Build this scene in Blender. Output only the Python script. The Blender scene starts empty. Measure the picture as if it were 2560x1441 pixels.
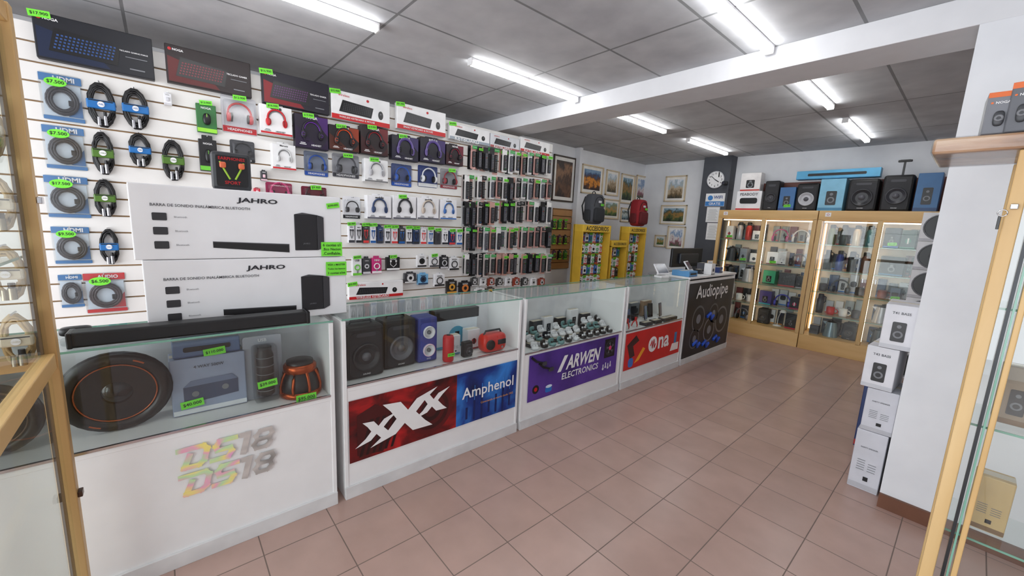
import bpy, bmesh, math, random
from mathutils import Vector, Matrix
R=random.Random(11)
scene=bpy.context.scene
# ---------------------------------------------------------------- camera frame (survey of the room)
F=1004.0; CH=1.5
YW=Vector((1170,108,-F)).normalized(); XW=-Vector((-880,205,-F)).normalized()
YW=(YW-XW*YW.dot(XW)).normalized(); ZW=XW.cross(YW)
def S(px,py,ax,val):
    d=Vector((px-1280,720.5-py,-F)); r=Vector((d.dot(XW),d.dot(YW),d.dot(ZW)))
    o=(0,0,CH); q=r*((val-o[ax])/r[ax]); q.z+=CH; return q
def bb(x1,y1,x2,y2,ax,val):
    xc=(x1+x2)/2; yc=(y1+y2)/2
    t=S(xc,y1,ax,val).z; b=S(xc,y2,ax,val).z; a=S(x1,yc,ax,val); c=S(x2,yc,ax,val)
    if ax==0: return (a.y+c.y)/2,b,abs(c.y-a.y),t-b
    return (a.x+c.x)/2,b,abs(c.x-a.x),t-b
cam=bpy.data.cameras.new('camera'); cam.sensor_width=36; cam.lens=36*F/2560; cam.clip_start=.02
co=bpy.data.objects.new('camera',cam); scene.collection.objects.link(co); scene.camera=co
m3=Matrix((XW,YW,ZW)); M4=m3.to_4x4(); M4.translation=Vector((0,0,CH)); co.matrix_world=M4
try: scene.view_settings.view_transform='Standard'
except Exception: pass
# ---------------------------------------------------------------- materials
def lin(c):
    r=[]
    for v in c[:3]:
        v/=255.; r.append(v/12.92 if v<=.04045 else ((v+.055)/1.055)**2.4)
    return tuple(r)+(1,)
MC={}
def nm(name):
    m=bpy.data.materials.new(name); m.use_nodes=True; return m,m.node_tree,m.node_tree.nodes['Principled BSDF']
def C(r,g,b,ro=.45,me=0,va=.07):
    k=(r,g,b,ro,me,va)
    if k in MC: return MC[k]
    m,nt,p=nm('paint_%d_%d_%d'%(r,g,b)); N=nt.nodes; L=nt.links
    p.inputs['Roughness'].default_value=ro; p.inputs['Metallic'].default_value=me
    tc=N.new('ShaderNodeTexCoord'); n=N.new('ShaderNodeTexNoise'); n.inputs['Scale'].default_value=9
    cr=N.new('ShaderNodeValToRGB'); c=lin((r,g,b))
    cr.color_ramp.elements[0].position=.3; cr.color_ramp.elements[1].position=.7
    cr.color_ramp.elements[0].color=tuple(v*(1-va) for v in c[:3])+(1,)
    cr.color_ramp.elements[1].color=tuple(min(1,v*(1+va)) for v in c[:3])+(1,)
    L.new(tc.outputs['Object'],n.inputs['Vector']); L.new(n.outputs['Fac'],cr.inputs[0]); L.new(cr.outputs[0],p.inputs['Base Color'])
    MC[k]=m; return m
def emit(name,c,s):
    m,nt,p=nm(name); p.inputs['Base Color'].default_value=lin(c); p.inputs['Emission Color'].default_value=lin(c); p.inputs['Emission Strength'].default_value=s
    n=nt.nodes.new('ShaderNodeTexNoise'); n.inputs['Scale'].default_value=3
    return m
def ramp(name,cols,scale,ro=.5,kind='noise',vec=(1,1,1),me=0,detail=4,bump=0,off=(0,0,0),dist=0):
    m,nt,p=nm(name); N=nt.nodes; L=nt.links
    tc=N.new('ShaderNodeTexCoord'); mp=N.new('ShaderNodeMapping'); mp.inputs['Scale'].default_value=vec; mp.inputs['Location'].default_value=off
    L.new(tc.outputs['Object'],mp.inputs['Vector'])
    if kind=='noise': t=N.new('ShaderNodeTexNoise'); t.inputs['Detail'].default_value=detail; t.inputs['Distortion'].default_value=dist; t.inputs['Scale'].default_value=scale; o=t.outputs['Fac']
    else: t=N.new('ShaderNodeTexWave'); t.inputs['Scale'].default_value=scale; t.inputs['Distortion'].default_value=dist; o=t.outputs['Fac']
    L.new(mp.outputs[0],t.inputs['Vector']); cr=N.new('ShaderNodeValToRGB'); L.new(o,cr.inputs[0]); L.new(cr.outputs[0],p.inputs['Base Color'])
    e=cr.color_ramp.elements; n=len(cols)
    lo,hi=(.3,.7) if kind=='noise' else (0,1)
    e[0].position=lo; e[1].position=hi; e[0].color=lin(cols[0]); e[1].color=lin(cols[-1])
    for i in range(1,n-1):
        x=e.new(lo+(hi-lo)*i/(n-1)); x.color=lin(cols[i])
    p.inputs['Roughness'].default_value=ro; p.inputs['Metallic'].default_value=me
    if bump:
        b=N.new('ShaderNodeBump'); b.inputs['Strength'].default_value=bump; b.inputs['Distance'].default_value=.01; L.new(o,b.inputs['Height']); L.new(b.outputs[0],p.inputs['Normal'])
    return m
def painting(name,cols,k):
    m,nt,p=nm(name); N=nt.nodes; L=nt.links
    tc=N.new('ShaderNodeTexCoord'); mp=N.new('ShaderNodeMapping'); mp.inputs['Location'].default_value=(k*1.7,k*.9,k*.3); mp.inputs['Scale'].default_value=(1.4,1,.9)
    L.new(tc.outputs['Generated'],mp.inputs['Vector'])
    t=N.new('ShaderNodeTexNoise'); t.inputs['Scale'].default_value=3.2; t.inputs['Detail'].default_value=8; t.inputs['Roughness'].default_value=.65; L.new(mp.outputs[0],t.inputs['Vector'])
    sx=N.new('ShaderNodeSeparateXYZ'); L.new(tc.outputs['Generated'],sx.inputs[0])
    a=N.new('ShaderNodeMath'); a.operation='MULTIPLY_ADD'; a.inputs[1].default_value=1.5; a.inputs[2].default_value=-.75; L.new(t.outputs['Fac'],a.inputs[0])
    b=N.new('ShaderNodeMath'); b.operation='ADD'; L.new(a.outputs[0],b.inputs[0]); L.new(sx.outputs['Z'],b.inputs[1])
    cr=N.new('ShaderNodeValToRGB'); L.new(b.outputs[0],cr.inputs[0]); L.new(cr.outputs[0],p.inputs['Base Color'])
    e=cr.color_ramp.elements; e[0].position=0; e[1].position=1; e[0].color=lin(cols[0]); e[1].color=lin(cols[-1])
    for i in range(1,len(cols)-1): x=e.new(i/(len(cols)-1)); x.color=lin(cols[i])
    p.inputs['Roughness'].default_value=.45; return m
def tiles(name,c1,c2,mo,bw,rh,ms,off,ro,mro,bump,ov=.15):
    m,nt,p=nm(name); N=nt.nodes; L=nt.links
    tc=N.new('ShaderNodeTexCoord'); mp=N.new('ShaderNodeMapping'); mp.inputs['Location'].default_value=off
    b=N.new('ShaderNodeTexBrick'); b.offset=0; b.squash=1
    for k,v in (('Scale',1),('Brick Width',bw),('Row Height',rh),('Mortar Size',ms),('Mortar Smooth',.1),('Bias',0)): b.inputs[k].default_value=v
    b.inputs['Color1'].default_value=lin(c1); b.inputs['Color2'].default_value=lin(c2); b.inputs['Mortar'].default_value=lin(mo)
    L.new(tc.outputs['Object'],mp.inputs['Vector']); L.new(mp.outputs[0],b.inputs['Vector'])
    n=N.new('ShaderNodeTexNoise'); n.inputs['Scale'].default_value=5; n.inputs['Detail'].default_value=6
    L.new(tc.outputs['Object'],n.inputs['Vector'])
    mx=N.new('ShaderNodeMix'); mx.data_type='RGBA'; mx.blend_type='OVERLAY'; mx.inputs[0].default_value=ov
    L.new(b.outputs['Color'],mx.inputs[6]); L.new(n.outputs['Fac'],mx.inputs[7]); L.new(mx.outputs[2],p.inputs['Base Color'])
    mr=N.new('ShaderNodeMapRange'); mr.inputs[3].default_value=ro; mr.inputs[4].default_value=mro; L.new(b.outputs['Fac'],mr.inputs[0]); L.new(mr.outputs[0],p.inputs['Roughness'])
    bu=N.new('ShaderNodeBump'); bu.invert=True; bu.inputs['Strength'].default_value=bump; bu.inputs['Distance'].default_value=.004; L.new(b.outputs['Fac'],bu.inputs['Height']); L.new(bu.outputs[0],p.inputs['Normal'])
    return m
def glassm(name,tint,gro,base=.035,amp=.5):
    m,nt,p=nm(name); N=nt.nodes; L=nt.links; N.remove(p)
    o=[x for x in N if x.type=='OUTPUT_MATERIAL'][0]
    t=N.new('ShaderNodeBsdfTransparent'); t.inputs[0].default_value=tint
    g=N.new('ShaderNodeBsdfGlossy'); g.inputs['Roughness'].default_value=gro
    f=N.new('ShaderNodeLayerWeight'); f.inputs[0].default_value=.5
    pw=N.new('ShaderNodeMath'); pw.operation='POWER'; pw.inputs[1].default_value=5; L.new(f.outputs['Facing'],pw.inputs[0])
    a=N.new('ShaderNodeMath'); a.operation='MULTIPLY_ADD'; a.inputs[1].default_value=amp; a.inputs[2].default_value=base; L.new(pw.outputs[0],a.inputs[0])
    mx=N.new('ShaderNodeMixShader'); L.new(a.outputs[0],mx.inputs[0]); L.new(t.outputs[0],mx.inputs[1]); L.new(g.outputs[0],mx.inputs[2]); L.new(mx.outputs[0],o.inputs[0])
    return m
GL=glassm('clear_glass',(.965,.985,.975,1),.01); PLA=glassm('clear_plastic',(.97,.98,.985,1),.12,.06)
EDGE=C(120,170,150,.15)
WHITE=C(238,238,238,.35,0,.02); SLAT=C(234,232,228,.4,0,.02); WALL=ramp('wall_plaster',[(224,226,230),(236,238,241)],3,.7,bump=.02)
BLK=C(18,18,20,.35); BLKM=C(28,28,30,.7); GRY=C(120,122,126); CHR=C(200,200,205,.2,1); RED=C(190,25,30); GREEN=C(120,230,60,.6); GRN2=C(40,160,70)
BLUE=C(30,110,190); YEL=C(214,172,52,.5); INK=C(25,25,28,.6)
WOOD=ramp('maple_wood',[(196,156,98),(216,180,122),(228,196,142)],6,.45,'noise',(1,1,.12),detail=6,bump=.05)
WOODH=ramp('maple_wood_level',[(198,154,92),(218,178,116),(230,194,136)],6,.45,'noise',(.12,1,1),detail=6,bump=.05)
TAN=C(178,140,98,.6); HOLO=ramp('holographic_foil',[(250,235,140),(245,180,205),(200,235,185),(250,238,150),(240,175,215)],6,.3,'noise',(1.4,1,2.5),me=.15,detail=1)
SILV=ramp('silver_foil',[(150,148,146),(214,210,206),(176,172,172)],5,.3,'noise',(1.4,1,2.5),me=.3,detail=1)
PEACH=C(246,226,200,.6)
# ---------------------------------------------------------------- mesh builder
TC={}
def tgeo(s,bold):
    k=(s,bold)
    if k in TC: return TC[k]
    c=bpy.data.curves.new('t','FONT'); c.body=s; c.size=1; c.offset=bold; c.resolution_u=2
    o=bpy.data.objects.new('t',c); me=bpy.data.meshes.new_from_object(o)
    v=[(p.co.x,p.co.y) for p in me.vertices]; f=[tuple(q.vertices) for q in me.polygons]
    bpy.data.objects.remove(o); bpy.data.curves.remove(c); bpy.data.meshes.remove(me)
    if not v: v=[(0,0),(1,0),(0,1)]; f=[]
    x0=min(p[0] for p in v); x1=max(p[0] for p in v); y0=min(p[1] for p in v); y1=max(p[1] for p in v)
    TC[k]=(v,f,x0,x1,y0,y1); return TC[k]
BC={}
class B:
    def __init__(s): s.v=[]; s.f=[]; s.m=[]; s.s=[]; s.mats=[]; s.T=None
    def add(s,vs,fs,m,sm=False):
        if m not in s.mats: s.mats.append(m)
        i=s.mats.index(m); o=len(s.v)
        if s.T is not None: vs=[tuple(s.T@Vector(p)) for p in vs]
        s.v.extend(vs)
        for f in fs: s.f.append(tuple(o+a for a in f)); s.m.append(i); s.s.append(sm)
        return s
    def box(s,cx,cy,cz,sx,sy,sz,m,bev=0):
        if bev>0:
            k=(round(sx,3),round(sy,3),round(sz,3),bev)
            if k not in BC:
                bm=bmesh.new(); bmesh.ops.create_cube(bm,size=1)
                for v in bm.verts: v.co=Vector((v.co.x*sx,v.co.y*sy,v.co.z*sz))
                bmesh.ops.bevel(bm,geom=bm.edges[:],offset=min(bev,sx*.45,sy*.45,sz*.45),segments=2,affect='EDGES',profile=.5)
                bm.verts.index_update(); BC[k]=([tuple(v.co) for v in bm.verts],[tuple(v.index for v in f.verts) for f in bm.faces]); bm.free()
            v,f=BC[k]; return s.add([(a+cx,b+cy,c+cz) for a,b,c in v],f,m)
        x,y,z=sx/2,sy/2,sz/2
        v=[(cx+a*x,cy+b*y,cz+c*z) for a in(-1,1) for b in(-1,1) for c in(-1,1)]
        return s.add(v,[(0,1,3,2),(4,6,7,5),(0,4,5,1),(2,3,7,6),(0,2,6,4),(1,5,7,3)],m)
    def lathe(s,c,prof,m,ax='z',seg=16,sm=True):
        v=[];f=[];n=len(prof)
        for r,h in prof:
            for i in range(seg):
                a=2*math.pi*i/seg; p,q=r*math.cos(a),r*math.sin(a)
                v.append({'z':(c[0]+p,c[1]+q,c[2]+h),'y':(c[0]+p,c[1]+h,c[2]+q),'x':(c[0]+h,c[1]+p,c[2]+q)}[ax])
        for j in range(n-1):
            for i in range(seg):
                k=(i+1)%seg; f.append((j*seg+i,j*seg+k,(j+1)*seg+k,(j+1)*seg+i))
        s.add(v,f,m,sm)
        if prof[0][0]>1e-4: s.cap(v[:seg],m)
        if prof[-1][0]>1e-4: s.cap(v[-seg:],m)
        return s
    def cap(s,vs,m): return s.add(vs,[tuple(range(len(vs)))],m)
    def cyl(s,c,r,d,m,ax='z',seg=16,r2=None):
        r2=r if r2 is None else r2; return s.lathe(c,[(r,-d/2),(r2,d/2)],m,ax,seg)
    def tube(s,pts,r,m,seg=6,closed=False):
        pts=[Vector(p) for p in pts]; n=len(pts); v=[];f=[]
        up=Vector((.13,.21,.97)).normalized()
        for i,p in enumerate(pts):
            a=pts[(i+1)%n] if (closed or i<n-1) else p; b=pts[i-1] if (closed or i>0) else p
            t=(a-b).normalized(); u=t.cross(up)
            if u.length<.15: u=t.cross(Vector((1,.1,0)))
            u.normalize(); w=t.cross(u)
            for k in range(seg):
                q=2*math.pi*k/seg; v.append(tuple(p+u*(r*math.cos(q))+w*(r*math.sin(q))))
        for i in range(n if closed else n-1):
            j=(i+1)%n
            for k in range(seg):
                l=(k+1)%seg; f.append((i*seg+k,i*seg+l,j*seg+l,j*seg+k))
        s.add(v,f,m,True)
        if not closed: s.cap(v[:seg],m); s.cap(v[-seg:],m)
        return s
    def ring(s,c,Rr,r,m,ax='y',n=24,seg=6,a0=0,a1=360,sx=1,sz=1):
        pts=[]; full=abs(a1-a0)>=360; k=n if full else n+1
        for i in range(k):
            a=math.radians(a0+(a1-a0)*i/n); p,q=Rr*math.cos(a)*sx,Rr*math.sin(a)*sz
            pts.append({'y':(c[0]+p,c[1],c[2]+q),'z':(c[0]+p,c[1]+q,c[2]),'x':(c[0],c[1]+p,c[2]+q)}[ax])
        return s.tube(pts,r,m,seg,full)
    def sq(s,c,sx,sy,sz,m,e1=.5,e2=.5,nu=20,nv=10):
        sp=lambda a,e: math.copysign(abs(a)**e,a)
        v=[];f=[]
        for j in range(nv+1):
            t=-math.pi/2+math.pi*j/nv
            for i in range(nu):
                u=2*math.pi*i/nu
                v.append((c[0]+sx/2*sp(math.cos(t),e1)*sp(math.cos(u),e2),c[1]+sy/2*sp(math.cos(t),e1)*sp(math.sin(u),e2),c[2]+sz/2*sp(math.sin(t),e1)))
        for j in range(nv):
            for i in range(nu):
                k=(i+1)%nu; f.append((j*nu+i,j*nu+k,(j+1)*nu+k,(j+1)*nu+i))
        return s.add(v,f,m,True)
    def poly(s,pts,y,m,th=.001):
        n=len(pts); v=[(x,y,z) for x,z in pts]+[(x,y+th,z) for x,z in pts]
        return s.add(v,[tuple(range(n)),tuple(range(2*n-1,n-1,-1))]+[(i,(i+1)%n,n+(i+1)%n,n+i) for i in range(n)],m)
    def rect(s,cx,cz,w,h,y,m,th=.001,sk=0):
        return s.poly([(cx-w/2-sk,cz-h/2),(cx+w/2-sk,cz-h/2),(cx+w/2+sk,cz+h/2),(cx-w/2+sk,cz+h/2)],y,m,th)
    def rr(s,cx,cz,w,h,r,y,m,th=.001,n=4):
        p=[]
        for qx,qz,a in ((1,-1,-90),(1,1,0),(-1,1,90),(-1,-1,180)):
            for i in range(n+1):
                t=math.radians(a+90*i/n); p.append((cx+qx*(w/2-r)+r*math.cos(t),cz+qz*(h/2-r)+r*math.sin(t)))
        return s.poly(p,y,m,th)
    def disc(s,cx,cz,r,y,m,th=.001,n=20,rz=None):
        rz=rz or r; return s.poly([(cx+r*math.cos(6.2832*i/n),cz+rz*math.sin(6.2832*i/n)) for i in range(n)],y,m,th)
    def text(s,t,cx,cz,w,y,m,bold=0,sh=0,h=None):
        v,f,x0,x1,y0,y1=tgeo(t,bold); k=w/(x1-x0); kz=k if h is None else h/(y1-y0)
        return s.add([((p[0]-(x0+x1)/2)*k+sh*(p[1]-y0)*kz+cx,y,(p[1]-(y0+y1)/2)*kz+cz) for p in v],f,m)
    def stroke(s,pts,x,z,kx,kz,t,y,m,sh=.25):
        P=[(x+a*kx+sh*b*kz,z+b*kz) for a,b in pts]
        for i in range(len(P)-1):
            (a,b),(c,d)=P[i],P[i+1]; l=math.hypot(c-a,d-b); ux,uz=(c-a)/l*t/2,(d-b)/l*t/2; nx,nz=-uz,ux
            s.poly([(a-ux+nx,b-uz+nz),(a-ux-nx,b-uz-nz),(c+ux-nx,d+uz-nz),(c+ux+nx,d+uz+nz)],y-.00004*i,m,.0006)
        return s
    def mesh(s,name='m'):
        me=bpy.data.meshes.new(name); me.from_pydata(s.v,[],s.f)
        for m in s.mats: me.materials.append(m)
        me.polygons.foreach_set('material_index',s.m); me.polygons.foreach_set('use_smooth',s.s); me.update(); return me
def obj(name,b,parent=None):
    me=b.mesh(name) if isinstance(b,B) else b
    o=bpy.data.objects.new(name,me); scene.collection.objects.link(o)
    if parent: o.parent=parent
    return o
def proto(name,label,cat,b,parts=()):
    def cv(ps): return [(p[0],p[1].mesh(p[0]),cv(p[2]) if len(p)>2 else [],p[3] if len(p)>3 else None) for p in ps]
    return dict(n=name,l=label,c=cat,b=b.mesh(name) if b else None,p=cv(parts))
def put(p,loc,rz=0,group=None,label=None,rx=0,ry=0):
    o=obj(p['n'],p['b']); o.location=loc; o.rotation_euler=(math.radians(rx),math.radians(ry),math.radians(rz))
    o['label']=label or p['l']; o['category']=p['c']
    if group: o['group']=group
    def kids(par,ps):
        for n,me,sub,lb in ps:
            c=obj(n,me,par)
            if lb: c['label']=lb
            kids(c,sub)
    kids(o,p['p']); return o
def memo(fn):
    d={}
    def g(*a,**k):
        key=(a,tuple(sorted((x,str(y)) for x,y in k.items())))
        if key not in d: d[key]=fn(*a,**k)
        return d[key]
    return g
def struct(name,b):
    o=obj(name,b); o['kind']='structure'; return o
# ---------------------------------------------------------------- room shell
ZC=2.67; XS=-3.6
FLOOR=tiles('floor_tile',(186,156,145),(178,148,137),(120,101,93),.3,.3,.0026,(.05,.06,0),.27,.6,.2)
CEIL=tiles('ceiling_panel',(194,196,199),(184,186,190),(132,134,136),.61,1.22,.009,(-.02,.09,0),.8,.6,.25,.3)
struct('floor',B().box(-1.4,2,-.05,6.2,10.4,.1,FLOOR))
struct('ceiling',B().box(-1.4,2,ZC+.05,6.2,10.4,.1,CEIL))
struct('wall_west',B().box(-4.35,2,ZC/2,.2,10.4,ZC,WALL))
struct('wall_north',B().box(-1.4,6.95,ZC/2,6.2,.2,ZC,WALL))
struct('wall_east',B().box(1.6,2,ZC/2,.2,10.4,ZC,WALL))
struct('trim_1',B().box(-1.37,3.17,(2.53+ZC)/2,5.9,.34,ZC-2.53,C(222,223,226,.5,0,.02),.004))
struct('wall_column',B().box(.42,3.2,1.265,1.16,.4,2.53,WALL))
struct('baseboard_column',B().box(.42,2.99,.04,1.16,.02,.08,C(110,70,50,.5)))
DG=C(72,75,82,.6)
struct('wall_pillar',B().box(-2.87,6.75,ZC/2,.42,.2,ZC,DG))
struct('trim_2',B().box(-4.2,4.9,ZC/2,.1,.06,ZC,WALL))
def slats():
    b=B().box(XS-.035,.6,1.235,.03,6.2,2.47,TAN)
    z=2.47
    while z>.1:
        b.box(XS-.01,.6,z-.048,.02,6.2,.096,SLAT,.003); z-=.105
    return b
struct('wall_slats',slats())
# ---------------------------------------------------------------- ceiling lights
TUBE=emit('led_diffuser',(255,255,255),20.0)
lt=proto('ceiling_light','white linear LED batten fixed under the panel ceiling','light',
  B().box(0,0,-.008,.05,1.2,.016,WHITE,.003),[('diffuser',B().box(0,0,-.032,.046,1.17,.03,TUBE,.01)),('end_cap',B().box(0,-.592,-.028,.052,.014,.042,WHITE,.004)),('end_cap',B().box(0,.592,-.028,.052,.014,.042,WHITE,.004))])
for x,y in ((-2.63,.5),(-2.63,2.38),(-2.63,3.98),(-2.63,5.75),(-1.05,.5),(-1.05,2.38),(-1.05,3.98),(-1.05,5.75)):
    put(lt,(x,y,ZC),group='LED battens on the ceiling')
# ---------------------------------------------------------------- makers (local: x width, z up, front = -y, back y=0)
def tagp(cx,cz,w,y,txt,rot=0):
    b=B(); b.T=Matrix.Translation((cx,y,cz))@Matrix.Rotation(math.radians(rot),4,'Y')
    b.rect(0,0,w,w*.42,0,GREEN,.0008); b.text(txt,0,0,w*.8,-.0012,INK,.01); return ('price_tag',b)
def keys(b,cx,cz,w,h,y,m,nx=15,nz=5,sk=0):
    for j in range(nz):
        for i in range(nx):
            zz=cz-h/2+h*(j+.5)/nz
            b.rect(cx-w/2+w*(i+.5)/nx+sk*(zz-cz),zz,w/nx*.55,h/nz*.5,y,m,.0006)
@memo
def keyboard_box(w,h,d,base=0,acc=0,key=0,style='dark',txt='TECLADO GAMER',tag='$16.900'):
    bm,ac,ke=C(*base),C(*acc),C(*key); b=B().box(0,-d/2,h/2,w,d,h,bm,.004)
    y=-d-.001
    if style=='dark':
        b.poly([(-w*.48,h*.04),(w*.1,h*.04),(-w*.1,h*.5),(-w*.48,h*.7)],y,ac,.0006)
        k=B().poly([(-w*.4,h*.2),(w*.16,h*.16),(w*.2,h*.62),(-w*.34,h*.72)],y-.001,BLK,.001); keys(k,-w*.1,h*.43,w*.5,h*.36,y-.002,ke,sk=.25)
        t=B().text(txt,w*.32,h*.55,w*.26,y-.003,WHITE,.02).text('NOGA',-w*.36,h*.88,w*.12,y-.003,WHITE,.03)
        t.disc(-w*.45,h*.88,h*.04,y-.003,RED).rect(w*.34,h*.42,w*.2,h*.02,y-.003,GRY).rect(w*.34,h*.15,w*.14,h*.03,y-.003,GRY)
    else:
        b.rect(0,h*.09,w*.995,h*.17,y,ac,.0006)
        k=B().poly([(-w*.38,h*.28),(w*.16,h*.24),(w*.2,h*.62),(-w*.32,h*.7)],y-.001,BLK,.001); keys(k,-w*.08,h*.46,w*.48,h*.3,y-.002,ke,sk=.2)
        k.disc(w*.33,h*.42,w*.045,y-.001,BLK,.002,16,h*.16).disc(w*.33,h*.46,w*.012,y-.002,GRY,.001,10)
        t=B().text(txt,-w*.08,h*.1,w*.6,y-.002,WHITE,.01).text('wireless',-w*.3,h*.86,w*.18,y-.002,C(200,30,30)).disc(w*.1,h*.84,h*.05,y-.002,RED)
    ps=[('printed_keyboard',k),('lettering',t)]
    if tag: ps.append(tagp(-w*.44,h*.94,.085,y-.005,tag,-6))
    return proto('keyboard_box','boxed computer keyboard with printed front hung on the slat wall','keyboard box',b,ps)
def hphone(b,cx,cy,cz,s,m,pad,acc=None):
    b.ring((cx,cy,cz),.5*s,.05*s,m,'y',16,6,-8,188,1,1.02)
    for q in(-1,1):
        b.lathe((cx+q*.47*s,cy,cz-.2*s),[(.10*s,-.1*s),(.22*s,-.08*s),(.24*s,0),(.2*s,.09*s)],m,'x',14)
        b.lathe((cx+q*.36*s,cy,cz-.2*s),[(.13*s,-.06*s),(.22*s,-.04*s),(.22*s,.04*s),(.13*s,.06*s)],pad,'x',14)
        if acc: b.cyl((cx+q*.575*s,cy,cz-.2*s),.1*s,.02*s,acc,'x',12)
    return b
def hook(d,z): return ('peg_hook',B().cyl((0,-d/2+.001,z),.003,d+.002,CHR,'y',6))
@memo
def headset_box(w,h,d,base=0,acc=0,hp=(20,20,22),txt='NOGA',white=False,tag=None):
    b=B().box(0,-d/2,h*.46,w,d,h*.92,C(*base),.004); y=-d-.001
    b.rr(0,h*.95,w*.5,h*.1,.008,-d/2,C(*base),.003)
    A=C(*acc); H=C(*hp); D=C(*[int(v*.5) for v in acc]); A2=C(*[min(255,int(v*1.5)) for v in acc])
    if not white:
        b.poly([(-w*.49,h*.02),(w*.2,h*.02),(-w*.1,h*.3),(-w*.49,h*.6)],y,D,.0006); b.poly([(w*.49,h*.9),(w*.1,h*.9),(w*.28,h*.6),(w*.49,h*.4)],y,A,.0006)
        b.poly([(w*.49,h*.03),(w*.25,h*.03),(w*.4,h*.2),(w*.49,h*.34)],y,D,.0006)
    else: b.rect(0,h*.04,w*.98,h*.06,y,A,.0006)
    g=B(); s=w*.52
    g.ring((0,y-.006,h*.5),s*.52,s*.06,H,'y',16,6,-5,185,1,1.1); g.ring((0,y-.006,h*.5),s*.44,s*.03,A2 if not white else GRY,'y',16,5,5,175,1,1.1)
    for q in(-1,1):
        g.sq((q*s*.5,y-.008,h*.38),s*.3,.018,s*.52,H,.9,.9,12,8); g.sq((q*s*.42,y-.014,h*.38),s*.18,.012,s*.4,BLKM if not white else C(*[int(v*.8) for v in hp]),.9,.9,12,6)
        if not white: g.ring((q*s*.52,y-.018,h*.38),s*.09,.002,A2,'y',10,4)
    if not white: g.tube([(-s*.5,y-.012,h*.28),(-s*.45,y-.016,h*.2),(-s*.2,y-.016,h*.19)],.0025,BLK,5)
    t=B().text(txt,0,h*.85,w*.34,y-.002,WHITE if not white else INK,.03).text('HEADSET',w*.12,h*.1,w*.3,y-.002,WHITE if not white else INK,.02)
    t.rect(-w*.28,h*.1,w*.2,h*.02,y-.002,WHITE if not white else GRY).rect(-w*.28,h*.14,w*.14,h*.02,y-.002,WHITE if not white else GRY)
    ps=[('printed_headset',g),('lettering',t),hook(d,h*.965)]
    if tag: ps.append(tagp(-w*.1,h*.9,.08,y-.006,tag,-4))
    return proto('headset_box','hanging retail box with a printed over-ear headset','headphone box',b,ps)
@memo
def headset_blister(w,h,d,card=0,hp=0,tag=None):
    b=B().rr(0,h/2,w,h,.012,-.006,C(*card),.004); b.rect(0,h*.1,w*.96,h*.16,-.008,C(*hp),.001)
    g=hphone(B(),0,-d*.5,h*.52,w*.66,C(*hp),BLK,GRY)
    s=B().box(0,-d*.5-.004,h*.48,w*.9,d*.96,h*.76,PLA,.012)
    ps=[('headphones',g),('blister_shell',s),('lettering',B().text('HEADPHONES',0,h*.1,w*.7,-.009,WHITE,.02)),hook(d,h*.96)]
    if tag: ps.append(tagp(0,h*.93,.08,-d-.006,tag,-3))
    return proto('headphone_pack','headphones in a clear blister pack on a printed card','headphone pack',b,ps)
@memo
def coil(w,h,col=(20,20,22),lab=(30,120,200),plug=(170,170,175)):
    b=B(); m=C(*col,.45); rr=random.Random(int(w*977+h*331)); n=9; r=.0065 if w>.09 else .0045
    pts=[]
    for i in range(n*14):
        a=2*math.pi*i/14; k=i//14; j=1-.035*k+rr.uniform(-.02,.02)
        pts.append((w*.44*j*math.cos(a)+rr.uniform(-.003,.003),-.012-.007*(k%3)-rr.uniform(0,.004),h*.5+h*.46*j*math.sin(a)))
    b.tube(pts,r,m,6)
    s=B().box(0,-.026,h*.5,w*.96,.03,h*.19,C(*lab,.35),.006).disc(0,h*.5,h*.06,-.044,WHITE,.002).text('CABLE',0,h*.5,w*.3,-.0455,C(*lab)).rect(0,h*.57,w*.8,h*.02,-.0425,BLK)
    p=B().cyl((w*.1,-.035,h*.16),.009,h*.2,C(*plug,.25,1),'z',10).cyl((w*.1,-.035,h*.3),.0075,h*.1,BLK,'z',10).cyl((-w*.12,-.03,h*.14),.009,h*.18,C(*plug,.25,1),'z',10)
    return proto('audio_cable','coiled black audio cable with a printed paper wrap','cable',b,[('paper_wrap',s),('connector',p),hook(.05,h*.985)])
@memo
def hdmi_bag(w,h,col=(40,40,44),head=(46,112,170),txt='HDMI',tag='$7.500'):
    b=B().rr(0,h/2,w,h,.015,-.004,PLA,.003).rect(0,h*.9,w*.98,h*.16,-.006,C(*head,.35),.001).rect(0,h*.06,w*.96,h*.08,-.006,C(*head,.35),.001)
    b.rect(0,h*.45,w*.9,h*.68,-.0015,C(215,226,234,.3),.001).poly([(w*.1,h*.12),(w*.45,h*.12),(w*.45,h*.5)],-.0028,C(*head,.35))
    g=B()
    for k in range(5): g.ring((0.004*(k%2),-.014-.006*(k%2),h*.44),w*(.37-.03*k),.0065,C(*col,.4),'y',20,6,sz=h/w*.8)
    g.box(w*.2,-.02,h*.4,w*.12,.014,h*.12,BLK,.003)
    ps=[('cable',g),('lettering',B().text(txt,w*.08,h*.9,w*.5,-.0072,WHITE,.03)),('bag_front',B().rr(0,h/2,w*.98,h*.98,.015,-.032,PLA,.001)),hook(.04,h*.97)]
    if tag:
        t=B().disc(-w*.1,h*.8,w*.26,-.035,GREEN,.001,20,w*.14).text(tag,-w*.1,h*.8,w*.4,-.0362,INK,.01); ps.append(('price_tag',t))
    return proto('cable_bag','cable coiled in a clear hanging bag with coloured header','cable',b,ps)
HD=.046
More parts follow.
